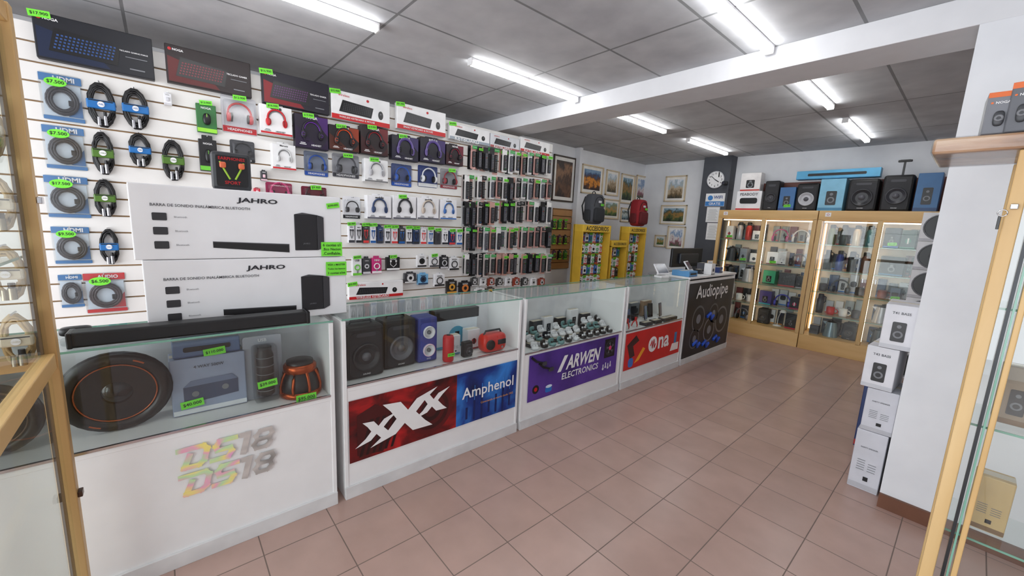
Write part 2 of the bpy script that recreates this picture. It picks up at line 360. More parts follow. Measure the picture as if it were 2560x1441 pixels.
@memo
def remote_pack(w,h,v=0):
    cs=[((236,234,232),(24,24,26)),((220,172,164),(24,24,26)),((28,28,30),(64,64,70)),((238,238,238),(70,72,78)),((206,160,148),(30,30,34)),((226,214,210),(24,24,26))][v%6]
    b=B().rr(0,h/2,w,h,.006,-.003,C(*cs[0],.4),.003)
    g=B().box(0,-.016,h*.42,w*.56,.02,h*.68,C(*cs[1],.4),.007)
    k=B(); rr=random.Random(v)
    for j in range(9):
        for i in range(3):
            m=[GRY,C(150,150,155),RED,GRN2,BLUE][rr.choice([0,0,1,1,0,2,3,4]) if j in(0,6) else rr.choice([0,1])]
            k.disc(-w*.15+i*w*.15,h*.14+j*h*.067,w*.05,-.0272,m,.001,8)
    ps=[('remote_control',g,[('keypad',k)]),hook(HD,h*.97)]
    if v%4==1: ps.append(('header_card',B().rect(0,h*.92,w*.98,h*.13,-.03,GRN2,.001).text('CONTROL',0,h*.92,w*.8,-.0312,WHITE)))
    elif v%4==2: ps.append(tagp(0,h*.86,w*.9,-.03,'$3.500',0))
    elif v%4==3: ps.append(('header_card',B().rect(0,h*.9,w*.98,h*.17,-.03,BLK,.001).text('TV',0,h*.9,w*.5,-.0312,WHITE)))
    return proto('remote_control_pack','television remote control in a slim hanging blister','remote control',b,ps)
@memo
def small_pack(w,h,d,base=0,acc=0,icon='box',tag=None):
    b=B().box(0,-d/2,h*.44,w,d,h*.88,C(*base,.35),.003).rr(0,h*.92,w*.6,h*.16,.005,-d/2-.001,C(*base,.35),.002); y=-d-.001
    A=C(*acc,.4); b.rect(0,h*.08,w*.97,h*.12,y,A,.0006)
    g=B()
    if icon=='box': g.box(0,y-.004,h*.42,w*.42,.01,h*.3,A,.004)
    elif icon=='ear': g.tube([(-w*.2,y-.003,h*.6),(-w*.22,y-.003,h*.4),(0,y-.003,h*.22),(w*.22,y-.003,h*.4),(w*.2,y-.003,h*.6)],.003,A).sq((-w*.2,y-.005,h*.62),.014,.012,.016,A).sq((w*.2,y-.005,h*.62),.014,.012,.016,A)
    elif icon=='ring': g.ring((0,y-.004,h*.42),w*.28,.005,A,'y',18,6).cyl((0,y-.004,h*.2),.006,.02,GRY,'z',8)
    elif icon=='mouse': g.sq((0,y-.01,h*.42),w*.4,.024,h*.36,BLK,.8,.8,14,8).rect(0,h*.52,w*.03,h*.1,y-.024,A)
    else: g.disc(0,h*.45,w*.3,y-.002,A,.002); g.disc(0,h*.45,w*.14,y-.003,BLK,.001)
    ps=[('printed_picture',g),('lettering',B().text(R.choice(['USB','AUDIO','PLUS','MINI','CARGA']) if w<.1 else 'NOGA',0,h*.76,w*.5,y-.001,INK if sum(base)>380 else WHITE,.02)),hook(d,h*.97)]
    if tag: ps.append(tagp(0,h*.92,.07,y-.006,tag,-5))
    return proto('accessory_pack','small hanging pack with a printed electronic accessory','accessory pack',b,ps)
@memo
def carton(w,h,d,base=0,acc=0,pic='speaker',txt='',tag=None,tw=.72,tz=.84):
    b=B().box(0,-d/2,h/2,w,d,h,C(*base,.4),.004); y=-d-.001; A=C(*acc,.4)
    dark=sum(base)<330
    b.rect(0,h*.06,w*.98,h*.08,y,A,.0006); b.box(0,-d/2,h+.0005,w*.98,.04,.001,C(210,200,180,.3))
    g=B(); P=WHITE if dark else BLK
    if pic=='speaker':
        g.rr(0,h*.4,w*.42,h*.44,w*.05,y-.001,BLK,.001).disc(0,h*.34,w*.15,y-.002,GRY,.001).disc(0,h*.34,w*.09,y-.003,BLK,.001).disc(0,h*.52,w*.07,y-.002,GRY,.001)
    elif pic=='ring': g.disc(0,h*.5,min(w,h)*.42,y-.001,BLK,.001,28).ring((0,y-.002,h*.5),min(w,h)*.42,.008,GRY,'y',28).disc(0,h*.5,min(w,h)*.16,y-.003,C(50,50,54),.001)
    elif pic=='lines':
        for i in range(9): g.rect(-w*.18+w*.36*(i%2),h*(.34+.04*(i//2)),w*.26,h*.009,y-.001,GRY,.0005)
        g.rect(w*.05,h*.2,w*.16,h*.07,y-.001,INK,.0005)
    elif pic=='bar': g.rr(0,h*.5,w*.7,h*.3,h*.1,y-.002,BLK,.002)
    elif pic=='amp': g.poly([(-w*.35,h*.2),(w*.38,h*.26),(w*.38,h*.52),(-w*.35,h*.5)],y-.001,C(70,78,100),.001).poly([(-w*.35,h*.5),(w*.38,h*.52),(w*.3,h*.62),(-w*.25,h*.6)],y-.002,C(110,120,145),.001).disc(-w*.2,h*.36,h*.05,y-.003,GRY).disc(w*.2,h*.4,h*.05,y-.003,GRY)
    else: g.disc(0,h*.42,w*.2,y-.002,A,.003); g.rect(0,h*.42,w*.1,h*.3,y-.003,P,.001)
    ps=[('printed_picture',g)]
    if txt: ps.append(('lettering',B().text(txt,0,h*tz,w*tw,y-.002,P if dark else C(70,72,78),.01)))
    if tag: ps.append(tagp(w*.1 if pic!='amp' else -w*.25,h*.2,.08,y-.006,tag,-5))
    return proto('carton','printed cardboard product carton','box',b,ps)
@memo
def party_speaker(w,h,d,rim=(60,60,64),two=False,handle=True,body=(20,20,22),light=None):
    b=B().box(0,-d/2,h/2,w,d,h,C(*body,.5),w*.09); y=-d
    g=B().rr(0,h*.47,w*.84,h*.84,w*.16,y-.004,C(38,38,42,.6) if not light else C(60,70,150),.005)
    ps=[('grille',g)]
    zs=[(h*.28,w*.3),(h*.68,w*.3)] if two else [(h*.42,w*.36)]
    for z,r in zs:
        c=B().lathe((0,y-.006,z),[(r,0),(r,-.012),(r*.88,-.014),(r*.82,-.004),(r*.35,.004)],C(*rim,.4),'y',24); c.lathe((0,y-.004,z),[(r*.34,0),(r*.3,-.012),(0,-.018)],C(90,90,96,.3),'y',16)
        ps.append(('speaker_cone',c))
    if not two: ps.append(('control_panel',B().rr(0,h*.84,w*.5,h*.07,h*.03,y-.006,C(60,60,66),.003)))
    if light: ps.append(('light_ring',B().ring((0,y-.016,zs[0][0]),zs[0][1]*.95,.004,C(*light,.3),'y',28)))
    if handle: ps.append(('handle',B().tube([(-w*.3,-d*.5,h*.97),(-w*.26,-d*.5,h*1.05),(w*.26,-d*.5,h*1.05),(w*.3,-d*.5,h*.97)],w*.035,BLK,8)))
    ps.append(('emblem',B().text('SOUND' if not two else 'BASS',0,h*.09,w*.2,y-.011,WHITE)))
    return proto('portable_speaker','black portable loudspeaker with round cone','speaker',b,ps)
@memo
def thermos(r,h,col=0,cap=(24,24,26)):
    b=B().lathe((0,-r,0),[(r*.92,0),(r,.006),(r,h*.7),(r*.72,h*.8),(r*.7,h*.82)],C(*col,.3,.3),'z',16)
    c=B().lathe((0,-r,0),[(r*.74,h*.82),(r*.74,h*.97),(r*.6,h)],C(*cap,.4),'z',14)
    hd=B().tube([(r*.7,-r,h*.9),(r*1.3,-r,h*.85),(r*1.3,-r,h*.6),(r,-r,h*.55)],.006,C(*cap,.4),6)
    return proto('thermos_bottle','metal thermos bottle with dark screw cap','bottle',b,[('cap',c),('handle',hd)])
@memo
def kettle(r,h,col=(24,24,26)):
    b=B().lathe((0,-r,0),[(r,0),(r,h*.08),(r*.96,h*.12),(r*.86,h*.5),(r*.68,h*.85)],C(*col,.25,.2),'z',20)
    return proto('electric_kettle','electric kettle with side handle and lid','kettle',b,[('lid',B().lathe((0,-r,0),[(r*.68,h*.85),(r*.5,h*.93),(.01,h*.95),(.012,h)],BLK,'z',16)),
      ('handle',B().tube([(r*.6,-r,h*.85),(r*1.25,-r,h*.85),(r*1.4,-r,h*.6),(r*1.2,-r,h*.25),(r*.9,-r,h*.18)],.011,BLK,8)),('spout',B().poly([(-r*.6,h*.6),(-r*1.25,h*.84),(-r*.6,h*.84)],-r*1.1,C(*col,.25,.2),r*.2))])
@memo
def desk_lamp(h,col=(240,240,240)):
    b=B().lathe((0,-.06,0),[(.055,0),(.055,.012),(.02,.02)],C(*col,.3),'z',16)
    return proto('desk_lamp','small white gooseneck desk lamp','lamp',b,[('neck',B().tube([(0,-.06,.015),(0,-.06,h*.5),(.02,-.06,h*.85),(.05,-.06,h*.95)],.006,C(*col,.3),8)),('lamp_shade',B().lathe((.05,-.06,h*.86),[(.045,0),(.03,.03),(.01,.04)],C(*col,.3),'z',14))])
@memo
def mug(r,h,col=0):
    b=B().lathe((0,-r,0),[(r*.85,0),(r,.01),(r,h),(r*.9,h),(r*.8,.02),(.001,.02)],C(*col,.35),'z',16)
    return proto('mug','ceramic or metal drinking mug','mug',b,[('handle',B().ring((r*1.1,-r,h*.5),h*.28,.006,C(*col,.35),'y',12,6,-90,90))])
@memo
def headphones(s,col=0,pad=(24,24,26)):
    b=B(); b.T=Matrix.Translation((0,-.06,0)); hphone(b,0,0,s*.45,s,C(*col,.35),C(*pad,.6)); 
    return proto('headphones','over-ear headphones standing on the shelf','headphones',b,[('cushion',B().lathe((-.36*s,-.06,s*.25),[(.1*s,-.05*s),(.2*s,0)],C(*pad,.6),'x',12)),('cushion',B().lathe((.36*s,-.06,s*.25),[(.1*s,.05*s),(.2*s,0)],C(*pad,.6),'x',12))])
def onwall(fn,x1,y1,x2,y2,d,X=XS,group=None,label=None,usedepth=True,**k):
    c,z,w,h=bb(x1,y1,x2,y2,0,X+d); w=round(w,2) or .02; h=round(h,2) or .03
    p=fn(w,h,d,**k) if usedepth else fn(w,h,**k)
    return put(p,(X,c,z),90,group,label)
# ---------------------------------------------------------------- slat wall goods
G='keyboard boxes along the slat wall top'
for q in ((88,60,380,170,dict(base=(20,22,30),acc=(15,30,60),key=(46,80,140),txt='TECLADO GAMING FORCE',tag='$17.900')),
          (415,132,627,224,dict(base=(30,16,18),acc=(90,18,20),key=(130,50,60),tag=None)),
          (657,192,822,272,dict(base=(24,20,34),acc=(130,20,30),key=(100,45,110),tag='$16.900')),
          (828,240,975,308,dict(base=(240,240,240),acc=(200,25,30),key=(70,70,74),style='w',txt='WIRELESS KEYBOARD & MOUSE',tag='$35.900')),
          (992,270,1115,332,dict(base=(240,240,240),acc=(195,25,30),key=(70,70,74),style='w',txt='SMART KEYBOARD & MOUSE',tag='$31.900')),
          (1125,316,1224,356,dict(base=(235,235,235),acc=(150,160,170),key=(70,70,74),style='w',txt='KEYBOARD')),
          (1226,340,1299,374,dict(base=(215,218,222),acc=(170,90,90),key=(70,70,74),style='w',txt='KEYBOARD',tag=None)),
          (1301,350,1375,384,dict(base=(240,240,240),acc=(190,25,30),key=(70,70,74),style='w',txt='KEYBOARD',tag=None)),
          (872,705,1008,745,dict(base=(240,240,240),acc=(195,25,30),key=(70,70,74),style='w',txt='WIRELESS KEYBOARD',tag='$35.900'))):
    onwall(keyboard_box,*q[:4],.05,group=G,**q[4])
G='headset boxes on the slat wall'
for q in ((650,258,730,337,(240,240,240),(200,30,40),(200,30,40),'Blaze',True,'$16.900'),(738,280,820,372,(28,18,40),(70,30,105),(34,30,40),'NOGA',False,'$19.900'),
  (823,310,897,378,(26,20,24),(150,56,26),(60,40,40),'NOGA',False,'$24.900'),(902,312,970,388,(34,20,24),(110,30,36),(30,30,34),'NOGA',False,'$14.900'),
  (980,336,1046,402,(24,22,36),(56,44,98),(110,95,150),'NOGA',False,'$23.900'),(1050,342,1114,408,(24,22,36),(62,46,104),(110,95,150),'NOGA',False,None),
  (1116,360,1158,414,(30,16,24),(110,26,46),(30,30,34),'NOGA',False,None),(680,354,740,424,(240,240,240),(200,30,40),(215,215,215),'Mercury',True,None),
  (912,393,970,456,(238,238,238),(120,120,120),(190,190,195),'Audio',True,'$18.500'),
  (918,484,978,548,(240,240,242),(90,90,100),(50,70,110),'mobile',True,None),(983,487,1040,549,(240,240,242),(90,90,100),(40,40,44),'mobile',True,'$22.900'),
  (1044,490,1097,549,(240,240,242),(90,90,100),(205,190,175),'mobile',True,None),(1101,495,1142,549,(240,240,242),(60,110,180),(60,110,180),'mobile',True,None)):
    onwall(headset_box,*q[:4],.07,group=G,base=q[4],acc=q[5],hp=q[6],txt=q[7],white=q[8],tag=q[9])
G='headphone blister packs on the slat wall'
for q in ((555,240,645,332,(200,200,204),(190,40,45),'$12.900'),(578,350,640,404,(70,70,74),(25,25,28),None),(765,380,825,440,(120,130,150),(30,80,170),None),
  (836,386,903,444,(150,150,155),(60,60,66),'$14.900'),(984,410,1036,466,(70,84,130),(30,90,190),None),(1052,414,1100,468,(40,60,120),(240,240,240),None),(1108,422,1150,472,(150,150,155),(160,50,60),'$11.500'),
  (668,458,735,500,(150,40,80),(200,70,120),None),(757,466,822,505,(110,20,46),(60,20,30),'$9.900'),(862,492,906,548,(235,235,238),(22,22,24),None)):
    onwall(headset_blister,*q[:4],.06,group=G,card=q[4],hp=q[5],tag=q[6])
G='coiled cables hanging on the slat wall'
for q in ((215,204,290,320,(30,110,180)),(303,216,374,326,(30,110,180)),(228,326,286,440,(80,120,40)),(322,330,378,420,(30,110,180)),(404,345,462,455,(80,120,40)),
  (234,446,290,545,(80,120,40)),(248,570,298,665,(30,110,180))):
    onwall(coil,*q[:4],.03,group=G,usedepth=False,lab=q[4])
G='bagged cables on the slat wall'
for q in ((100,182,205,302,'$7.500'),(108,312,212,424,'$7.500'),(112,438,222,546,'$17.500'),(130,568,226,662,'$9.500'),(148,688,206,772,None)):
    onwall(hdmi_bag,*q[:4],.03,group=G,usedepth=False,tag=q[4])
onwall(hdmi_bag,210,684,316,784,.03,group=G,usedepth=False,col=(60,50,52),head=(200,20,30),txt='AUDIO',tag='$6.500')
G='accessory packs on the slat wall'
def sp(x1,y1,x2,y2,base,acc,icon='box',tag=None,d=.035): onwall(small_pack,x1,y1,x2,y2,d,group=G,base=base,acc=acc,icon=icon,tag=tag)
sp(492,250,540,332,(40,110,50),(150,220,60),'mouse','$13.900'); sp(498,340,543,428,(28,28,30),(110,200,60),'mouse')
sp(652,424,668,452,(60,60,64),(240,200,210)); sp(636,470,650,486,(200,40,60),(240,200,210))
for i in range(16):
    x=872+i*18; sp(x,556+i*1.2,x+14,608+i*.3,[(234,234,238),(226,226,230),(60,60,64),(235,235,238),(40,60,100)][i%5],[(60,60,66),(30,90,160),(210,60,60),(40,40,44)][(i*7)%4],'ear',['$5.900',None,'$3.900'][i%3])
for q in ((882,640,904,690,(230,230,232),(110,200,60),'ring','$4.500'),(908,642,926,686,(60,60,64),(200,200,204),'disc'),(930,640,954,684,(200,50,120),(240,240,240),'ring'),(966,640,1000,676,(26,26,28),(240,240,240),'ear','$7.500'),(1044,634,1066,668,(235,235,236),(30,30,30),'disc'),
  (1074,636,1098,668,(235,235,236),(60,60,60),'ring','$4.500'),(1102,638,1120,672,(40,40,44),(200,200,204),'ring'),(1124,640,1148,676,(235,235,236),(30,30,30),'ring'),(1012,680,1040,708,(60,60,64),(220,220,220),'disc'),(1046,682,1070,712,(120,180,220),(40,60,90),'disc'),
  (1086,682,1112,716,(238,238,240),(30,30,30),'ring'),(1118,700,1142,734,(40,36,34),(220,160,60),'disc'),(1150,702,1176,736,(30,30,34),(220,130,60),'disc'),(1186,720,1212,746,(235,235,235),(30,30,34),'disc'),(1216,718,1236,742,(90,80,70),(220,180,60),'disc'),
  (410,230,428,262,(235,235,238),(200,200,205),'box')): sp(*q)
G='remote control packs on the slat wall'
rows=[(372,432),(436,498),(503,560),(567,626),(634,688)]
for ri,(a,b_) in enumerate(rows):
    for ci in range(14):
        x=1161+ci*15.8
        if x>1378 or (ri==0 and x<1172): continue
        if ri==0: a2,b2=a-12+ci*2.0,b_-14+ci*1.1
        else: a2,b2=a+(ci*.9 if ri<2 else 0),b_-(ci*.3 if ri>2 else 0)
        c,z,w,h=bb(x,a2,x+12.5,b2,0,XS+.06); v=R.randrange(24)
        hh=round(R.uniform(.235,.28),2)
        put(remote_pack(round(min(w*R.uniform(.95,1.08),w*1.1),2),hh,v),(XS,c,z+h-hh),90,G)
        if R.random()<.8: put(remote_pack(round(w*.95,2),hh-.01,R.randrange(24)),(XS+HD+.001,c+.006,z+h-hh+.002),90,G)
for i in range(9):
    x=1180+i*21; sp(x,694,x+14,716,[(60,60,60),(238,238,240),(150,60,40)][i%3],(200,200,200),'disc')
# ---------------------------------------------------------------- counters
CD=.38; CX=-2.38; CT=.985
def counter(y0,y1,zs,banner,extra,label,closed=False):
    w=y1-y0; b=B(); t=.02
    b.box(-w/2+t/2,-CD/2,CT/2-.004,t,CD,CT-.008,WHITE,.002).box(w/2-t/2,-CD/2,CT/2-.004,t,CD,CT-.008,WHITE,.002)
    b.box(0,-CD+.012,(zs-.02)/2,w-2*t,.018,zs-.024,WHITE).box(0,-CD/2,zs-.012,w-2*t,CD-.004,.022,WHITE,.002)
    b.box(0,-CD-.003,.035,w,.012,.07,C(218,218,218,.4),.002).box(0,-.008,CT/2,w-2*t,.012,CT-.02,C(230,232,235,.4))
    if closed: b.box(0,-CD+.012,CT/2+.2,w-2*t,.018,CT-.45,WHITE).box(0,-CD/2,CT+.006,w+.01,CD+.02,.022,WHITE,.003)
    ps=[]
    if not closed:
        ps.append(('glass_front',B().box(0,-CD+.008,(zs+CT)/2,w-2*t,.005,CT-zs-.008,GL)))
        ps.append(('glass_top',B().box(0,-CD/2,CT,w,CD,.008,GL).box(0,-CD-.001,CT,w,.002,.008,EDGE).box(0,.001,CT,w,.002,.008,EDGE)))
        ps.append(('metal_profile',B().box(0,-CD+.004,zs+.004,w-2*t,.012,.01,CHR)))
    if banner: ps.append(('banner',)+banner)
    ps+=extra
    return put(proto('display_counter',label,'counter',b,ps),(CX,(y0+y1)/2,0),90,'shop display counters')
YB=-CD-.0015
def ds(zc):
    x,z,kx,kz,t=.075,zc-.04,.064,.08,.021; y=YB-.004
    b=B().stroke([(0,0),(0.12,.62)],x,z,kx,kz,t,y,HOLO).stroke([(-.5,1),(.75,1),(1,.8),(1,.2),(.75,0),(0,0)],x,z,kx,kz,t,y-.0005,HOLO)
    b.stroke([(1,1),(.15,1),(.0,.75),(.15,.5),(.85,.5),(1,.28),(.85,0),(0,0)],x+.094,z,kx,kz,t,y,HOLO)
    c=B().stroke([(-.1,1),(.25,1),(.25,0)],x+.192,z,kx*.8,kz,t*1.1,y,SILV).stroke([(.15,.5),(0,.75),(.2,1),(.8,1),(1,.75),(.85,.5),(1,.25),(.8,0),(.2,0),(0,.25),(.15,.5),(.85,.5)],x+.24,z,kx,kz,t*.85,y-.001,SILV)
    return [('foil_letters',b),('foil_digits',c)]
counter(-.75,.6,.6,None,ds(.478)+ds(.36),'white display counter with glass top and foil lettering')
w=1.16
bn=B().rect(-w*.215,.375,w*.57,.35,YB-.002,ramp('red_print',[(40,6,10),(110,12,16),(185,28,30)],5,.4,'noise',dist=1.5)).rect(w*.285,.375,w*.43,.35,YB-.002,ramp('blue_print',[(8,18,60),(14,50,130),(50,130,215)],4,.4,'noise',dist=.6))
art=B()
for cx,r in ((-.1,.15),):
    for i,c in enumerate(((90,14,18),(60,10,12),(84,13,16),(44,8,10),(70,14,16))): art.disc(cx,.37,r*(1-.18*i),YB-.003-.0007*i,C(*c),.0006,28)
art.poly([(-.54,.23),(-.4,.21),(-.33,.3),(-.36,.44),(-.44,.5),(-.54,.46)],YB-.003,C(70,12,14),.0006)
for i in range(6): art.poly([(-.53+.035*i,.22),(-.515+.035*i,.22),(-.45+.035*i,.42),(-.47+.035*i,.42)],YB-.0038,C(40,8,10),.0006)
for i in range(7): art.rect(.16+.06*i,.27+.01*(i%3),.016,.08+.05*(i%3),YB-.003,C(12,30,90),.0006).rect(.16+.06*i,.4,.004,.1,YB-.003,C(60,140,220),.0006)
x3=B()
def bigx(cx,cz,s,m):
    P=[(-1.4,1.05),(-.35,.95),(.1,.35),(.65,.9),(2.0,1.3),(1.15,.65),(.6,.1),(1.2,-.6),(1.7,-1.05),(.4,-1.0),(-.1,-.4),(-.65,-.9),(-2.1,-1.25),(-1.15,-.6),(-.6,0),(-.95,.55)]
    c=[(cx+a*s,cz+b*s) for a,b in P]
    for i in range(len(c)): x3.poly([(cx,cz),c[i],c[(i+1)%len(c)]],YB-.006-.00002*i,m,.0006)
bigx(-.26,.38,.1,WHITE); bigx(-.43,.35,.058,WHITE); bigx(-.09,.415,.058,WHITE)
am=B().text('Amphenol',.335,.40,.43,YB-.006,WHITE,.01).text('Conectando al mundo desde 1932',.41,.318,.28,YB-.006,C(240,170,60))
counter(.64,1.85,.625,(bn,[('printed_art',art),('white_emblem',x3),('lettering',am)]),[],'white display counter with red and blue banner')
w=1.1
bn=B().rect(0,.375,w,.36,YB-.002,ramp('violet_print',[(45,25,90),(75,45,135),(95,60,160)],3,.4,'noise'))
art=B()
for a,b_ in ((-.48,.5),(-.4,.44)):
    art.tube([(a-.05,YB-.006,b_+.04),(a,YB-.006,b_),(a+.06,YB-.006,b_-.02)],.009,BLK,6).rr(a+.08,b_-.03,.05,.03,.005,YB-.012,C(60,60,66),.008)
art.rect(.43,.45,.15,.17,YB-.003,BLK).disc(.43,.45,.068,YB-.004,C(50,50,56),.001,24).disc(.43,.45,.058,YB-.005,C(22,22,26),.001,24).disc(.43,.45,.02,YB-.006,C(210,60,110))
for i in range(5):
    a=i*1.256; art.poly([(.43+.018*math.cos(a),.45+.018*math.sin(a)),(.43+.055*math.cos(a+.3),.45+.055*math.sin(a+.3)),(.43+.05*math.cos(a+.8),.45+.05*math.sin(a+.8))],YB-.0062,C(90,90,98),.0006)
for i in range(4): art.disc(.35+.035*i,.27+.012*(i%2),.012,YB-.004,C(220,220,225)); art.rect(.35+.035*i,.295+.012*(i%2),.01,.03,YB-.004,WHITE)
art.disc(-.47,.28,.034,YB-.003,BLK,.001,20).disc(-.47,.28,.016,YB-.004,RED).rr(-.33,.25,.07,.045,.015,YB-.003,BLUE,.002).disc(-.33,.275,.035,YB-.005,C(210,225,240),.001,20,.012)
am=B().text('ARWEN',.06,.425,.42,YB-.006,WHITE,.03,.22,.115).poly([(-.245,.365),(-.205,.365),(-.13,.49),(-.17,.49)],YB-.006,WHITE).text('ELECTRONICS',.04,.32,.46,YB-.006,WHITE,.015,.1)
counter(1.88,3.11,.57,(bn,[('printed_art',art),('lettering',am)]),[],'white display counter with violet banner')
w=1.06
bn=B().rect(0,.355,w,.36,YB-.002,ramp('scarlet_print',[(185,25,28),(212,35,35)],3,.4,'noise'))
art=B().disc(-.04,.36,.08,YB-.003,WHITE,.001,28)
art.tube([(-.09,YB-.005,.35),(-.065,YB-.005,.4),(-.05,YB-.005,.32),(-.03,YB-.005,.41),(-.01,YB-.005,.32),(.01,YB-.005,.36)],.005,RED,5)
art.poly([(-.5,.42),(-.36,.5),(-.3,.44),(-.4,.4),(-.36,.3),(-.44,.28)],YB-.003,C(60,30,30)).rr(-.42,.24,.08,.09,.03,YB-.005,C(60,110,190),.003).poly([(-.36,.22),(-.28,.24),(-.18,.34),(-.22,.36)],YB-.004,C(235,160,40)).poly([(.33,.22),(.5,.22),(.5,.3),(.36,.3)],YB-.003,C(240,230,225)).rect(.42,.36,.05,.12,YB-.003,C(60,120,170))
am=B().text('na',.17,.355,.22,YB-.006,WHITE,.025)
counter(3.14,4.26,.55,(bn,[('printed_art',art),('lettering',am)]),[],'white display counter with red banner')
bn=B().rect(0,.5,1.22,.86,YB-.002,ramp('black_print',[(14,14,18),(26,27,34),(44,46,56)],3,.4,'noise'))
art=B()
for cx,cz,r,c in ((-.3,.5,.16,(90,92,100)),(.1,.52,.13,(80,82,92)),(.35,.42,.17,(100,102,110)),(.02,.33,.15,(110,112,120)),(-.35,.27,.12,(90,92,100))):
    art.disc(cx,cz,r,YB-.003,C(*c,.3),.0006,28).disc(cx,cz,r*.85,YB-.0038,C(28,28,34),.0006,28).disc(cx,cz,r*.35,YB-.0046,C(120,122,130),.0006,20)
for x0,z0 in ((-.3,.2),(-.05,.16),(.25,.18),(.0,.5)): art.tube([(x0-.08,YB-.005,z0),(x0,YB-.005,z0+.04),(x0+.04,YB-.005,z0-.04),(x0+.1,YB-.005,z0)],.018,C(40,90,210,.3),8)
am=B().text('Audiopipe',0,.8,.86,YB-.006,WHITE,.015)
counter(4.3,5.56,.6,(bn,[('printed_art',art),('lettering',am)]),[],'white closed counter with black audio banner',True)
# ---------------------------------------------------------------- goods in counters
G='goods inside the display counters'
def woofer(r,rim,cone,back=.1):
    b=B().lathe((0,0,0),[(r*.45,0),(r*.5,-back*.45),(r*.9,-back*.85),(r,-back),(r,-back-.008),(r*.93,-back-.012)],C(30,30,34,.3,.3),'y',32)
    s=B().lathe((0,-back-.006,0),[(r*.97,-.008),(r*.93,-.02),(r*.78,-.026),(r*.72,-.01)],BLK,'y',36)
    ri=B().ring((0,-back-.018,0),r*.7,.0028,rim,'y',40)
    c=B().lathe((0,-back-.008,0),[(r*.7,-.006),(r*.5,.02),(r*.3,.04),(0,.045)],cone,'y',36)
    cp=B().lathe((0,-back+.01,0),[(r*.36,0),(r*.3,-.024),(r*.15,-.036),(0,-.04)],C(16,16,19,.15),'y',28)
    em=B()
    for a in (60,240): em.ring((0,-back-.026,0),r*.85,.005,rim,'y',4,5,a-7,a+7)
    return proto('woofer','large black car woofer with bronze cone ring','speaker',b,[('surround',s),('trim_ring',ri),('cone',c),('dust_cap',cp),('printed_mark',em)])
put(woofer(.17,C(170,84,44,.3,.4),C(14,14,17,.25)),(-2.25,-.18,.775),90,G,rx=6)
put(woofer(.14,C(140,110,90,.3,.4),C(120,120,126,.3)),(-2.25,-.51,.745),90,G,label='large woofer with grey cone standing on the counter shelf',rx=6)
put(carton(.27,.255,.12,base=(150,160,182),acc=(226,228,232),pic='amp',txt='4 WAY 500W',tw=.4,tag='$40.000'),(-2.27,.115,.601),90,G)
put(carton(.24,.07,.1,base=(90,110,145),acc=(60,80,120),pic='bar',tag='$110.000'),(-2.26,.115,.858),90,G)
def tbottle():
    b=B().rr(0,.155,.16,.31,.01,-.03,C(170,175,185,.3),.01)
    g=B().lathe((0,-.075,.03),[(.028,0),(.036,.01),(.036,.2),(.03,.22),(.03,.24)],BLK,'z',18)
    for i in range(5): g.ring((0,-.075,.06+.04*i),.0365,.002,GRY,'z',18)
    return proto('speaker_pack','black cylindrical speaker in a clear blister pack','speaker',b,[('cylinder_speaker',g),('blister_shell',B().box(0,-.075,.14,.1,.08,.27,PLA,.012)),('lettering',B().text('USB',0,.29,.035,-.0315,WHITE,.02)),tagp(0,.1,.08,-.118,'$39.000',-5)])
put(tbottle(),(-2.2,.325,.601),90,G)
OM=C(165,70,26,.2,.7)
b=B().lathe((0,-.1,0),[(.09,0),(.096,.008),(.096,.02),(.088,.028)],OM,'z',32).lathe((0,-.1,.028),[(.086,0),(.09,.02),(.083,.06),(.066,.09)],BLK,'z',32).lathe((0,-.1,.118),[(.066,0),(.075,.004),(.075,.034),(.066,.042)],OM,'z',32)
rb=B()
for i in range(8):
    a=i*.785+.2; rb.tube([(.092*math.cos(a),-.1+.092*math.sin(a),.024),(.094*math.cos(a),-.1+.094*math.sin(a),.055),(.084*math.cos(a),-.1+.084*math.sin(a),.1),(.07*math.cos(a),-.1+.07*math.sin(a),.125)],.007,OM,6)
put(proto('horn_driver','orange and black car speaker standing magnet up','speaker',b,[('magnet',B().lathe((0,-.1,.16),[(.06,0),(.06,.014),(.02,.02),(0,.02)],BLK,'z',24)),('basket_ribs',rb),('price_tag',B().rect(.0,.012,.09,.038,-.206,GREEN,.0008).text('$95.000',0,.012,.075,-.2075,INK,.01))]),(-2.23,.475,.601),90,G)
ZS=.626
put(party_speaker(.21,.29,.16,(40,40,44)),(-2.24,.79,ZS),90,G)
put(party_speaker(.2,.29,.15,(90,90,96)),(-2.27,1.01,ZS),90,G)
put(party_speaker(.13,.28,.13,(215,215,220),two=True,handle=False,body=(50,60,130),light=(240,200,220)),(-2.25,1.19,ZS),90,G,label='blue patterned twin-cone tower speaker')
def soundbar(L,h=.055,d=.07):
    b=B().box(0,-d/2,h/2,L,d,h,C(16,16,18,.4),.008)
    return proto('soundbar','long black soundbar with end caps','soundbar',b,[('grille',B().rr(0,h/2,L*.94,h*.7,.006,-d-.001,BLKM,.001)),('end_cap',B().box(-L/2+.008,-d/2,h/2,.016,d+.004,h+.002,BLK,.004)),('end_cap',B().box(L/2-.008,-d/2,h/2,.016,d+.004,h+.002,BLK,.004))])
put(carton(.34,.2,.08,base=(220,232,240),acc=(90,170,200),pic='x'),(-2.355,1.5,ZS),90,G)
put(soundbar(.36,.07,.08),(-2.35,1.5,ZS+.202),90,G,label='short black desktop soundbar on top of a carton')
b=B().lathe((0,-.035,0),[(.03,0),(.035,.01),(.035,.15),(.03,.165),(0,.168)],RED,'z',20)
put(proto('cylinder_speaker','red fabric cylinder speaker standing upright','speaker',b,[('button',B().cyl((0,-.035,.169),.012,.004,BLK)),tagp(0,.05,.05,-.072,'$21.000',0)]),(-2.1,1.3,ZS),90,G)
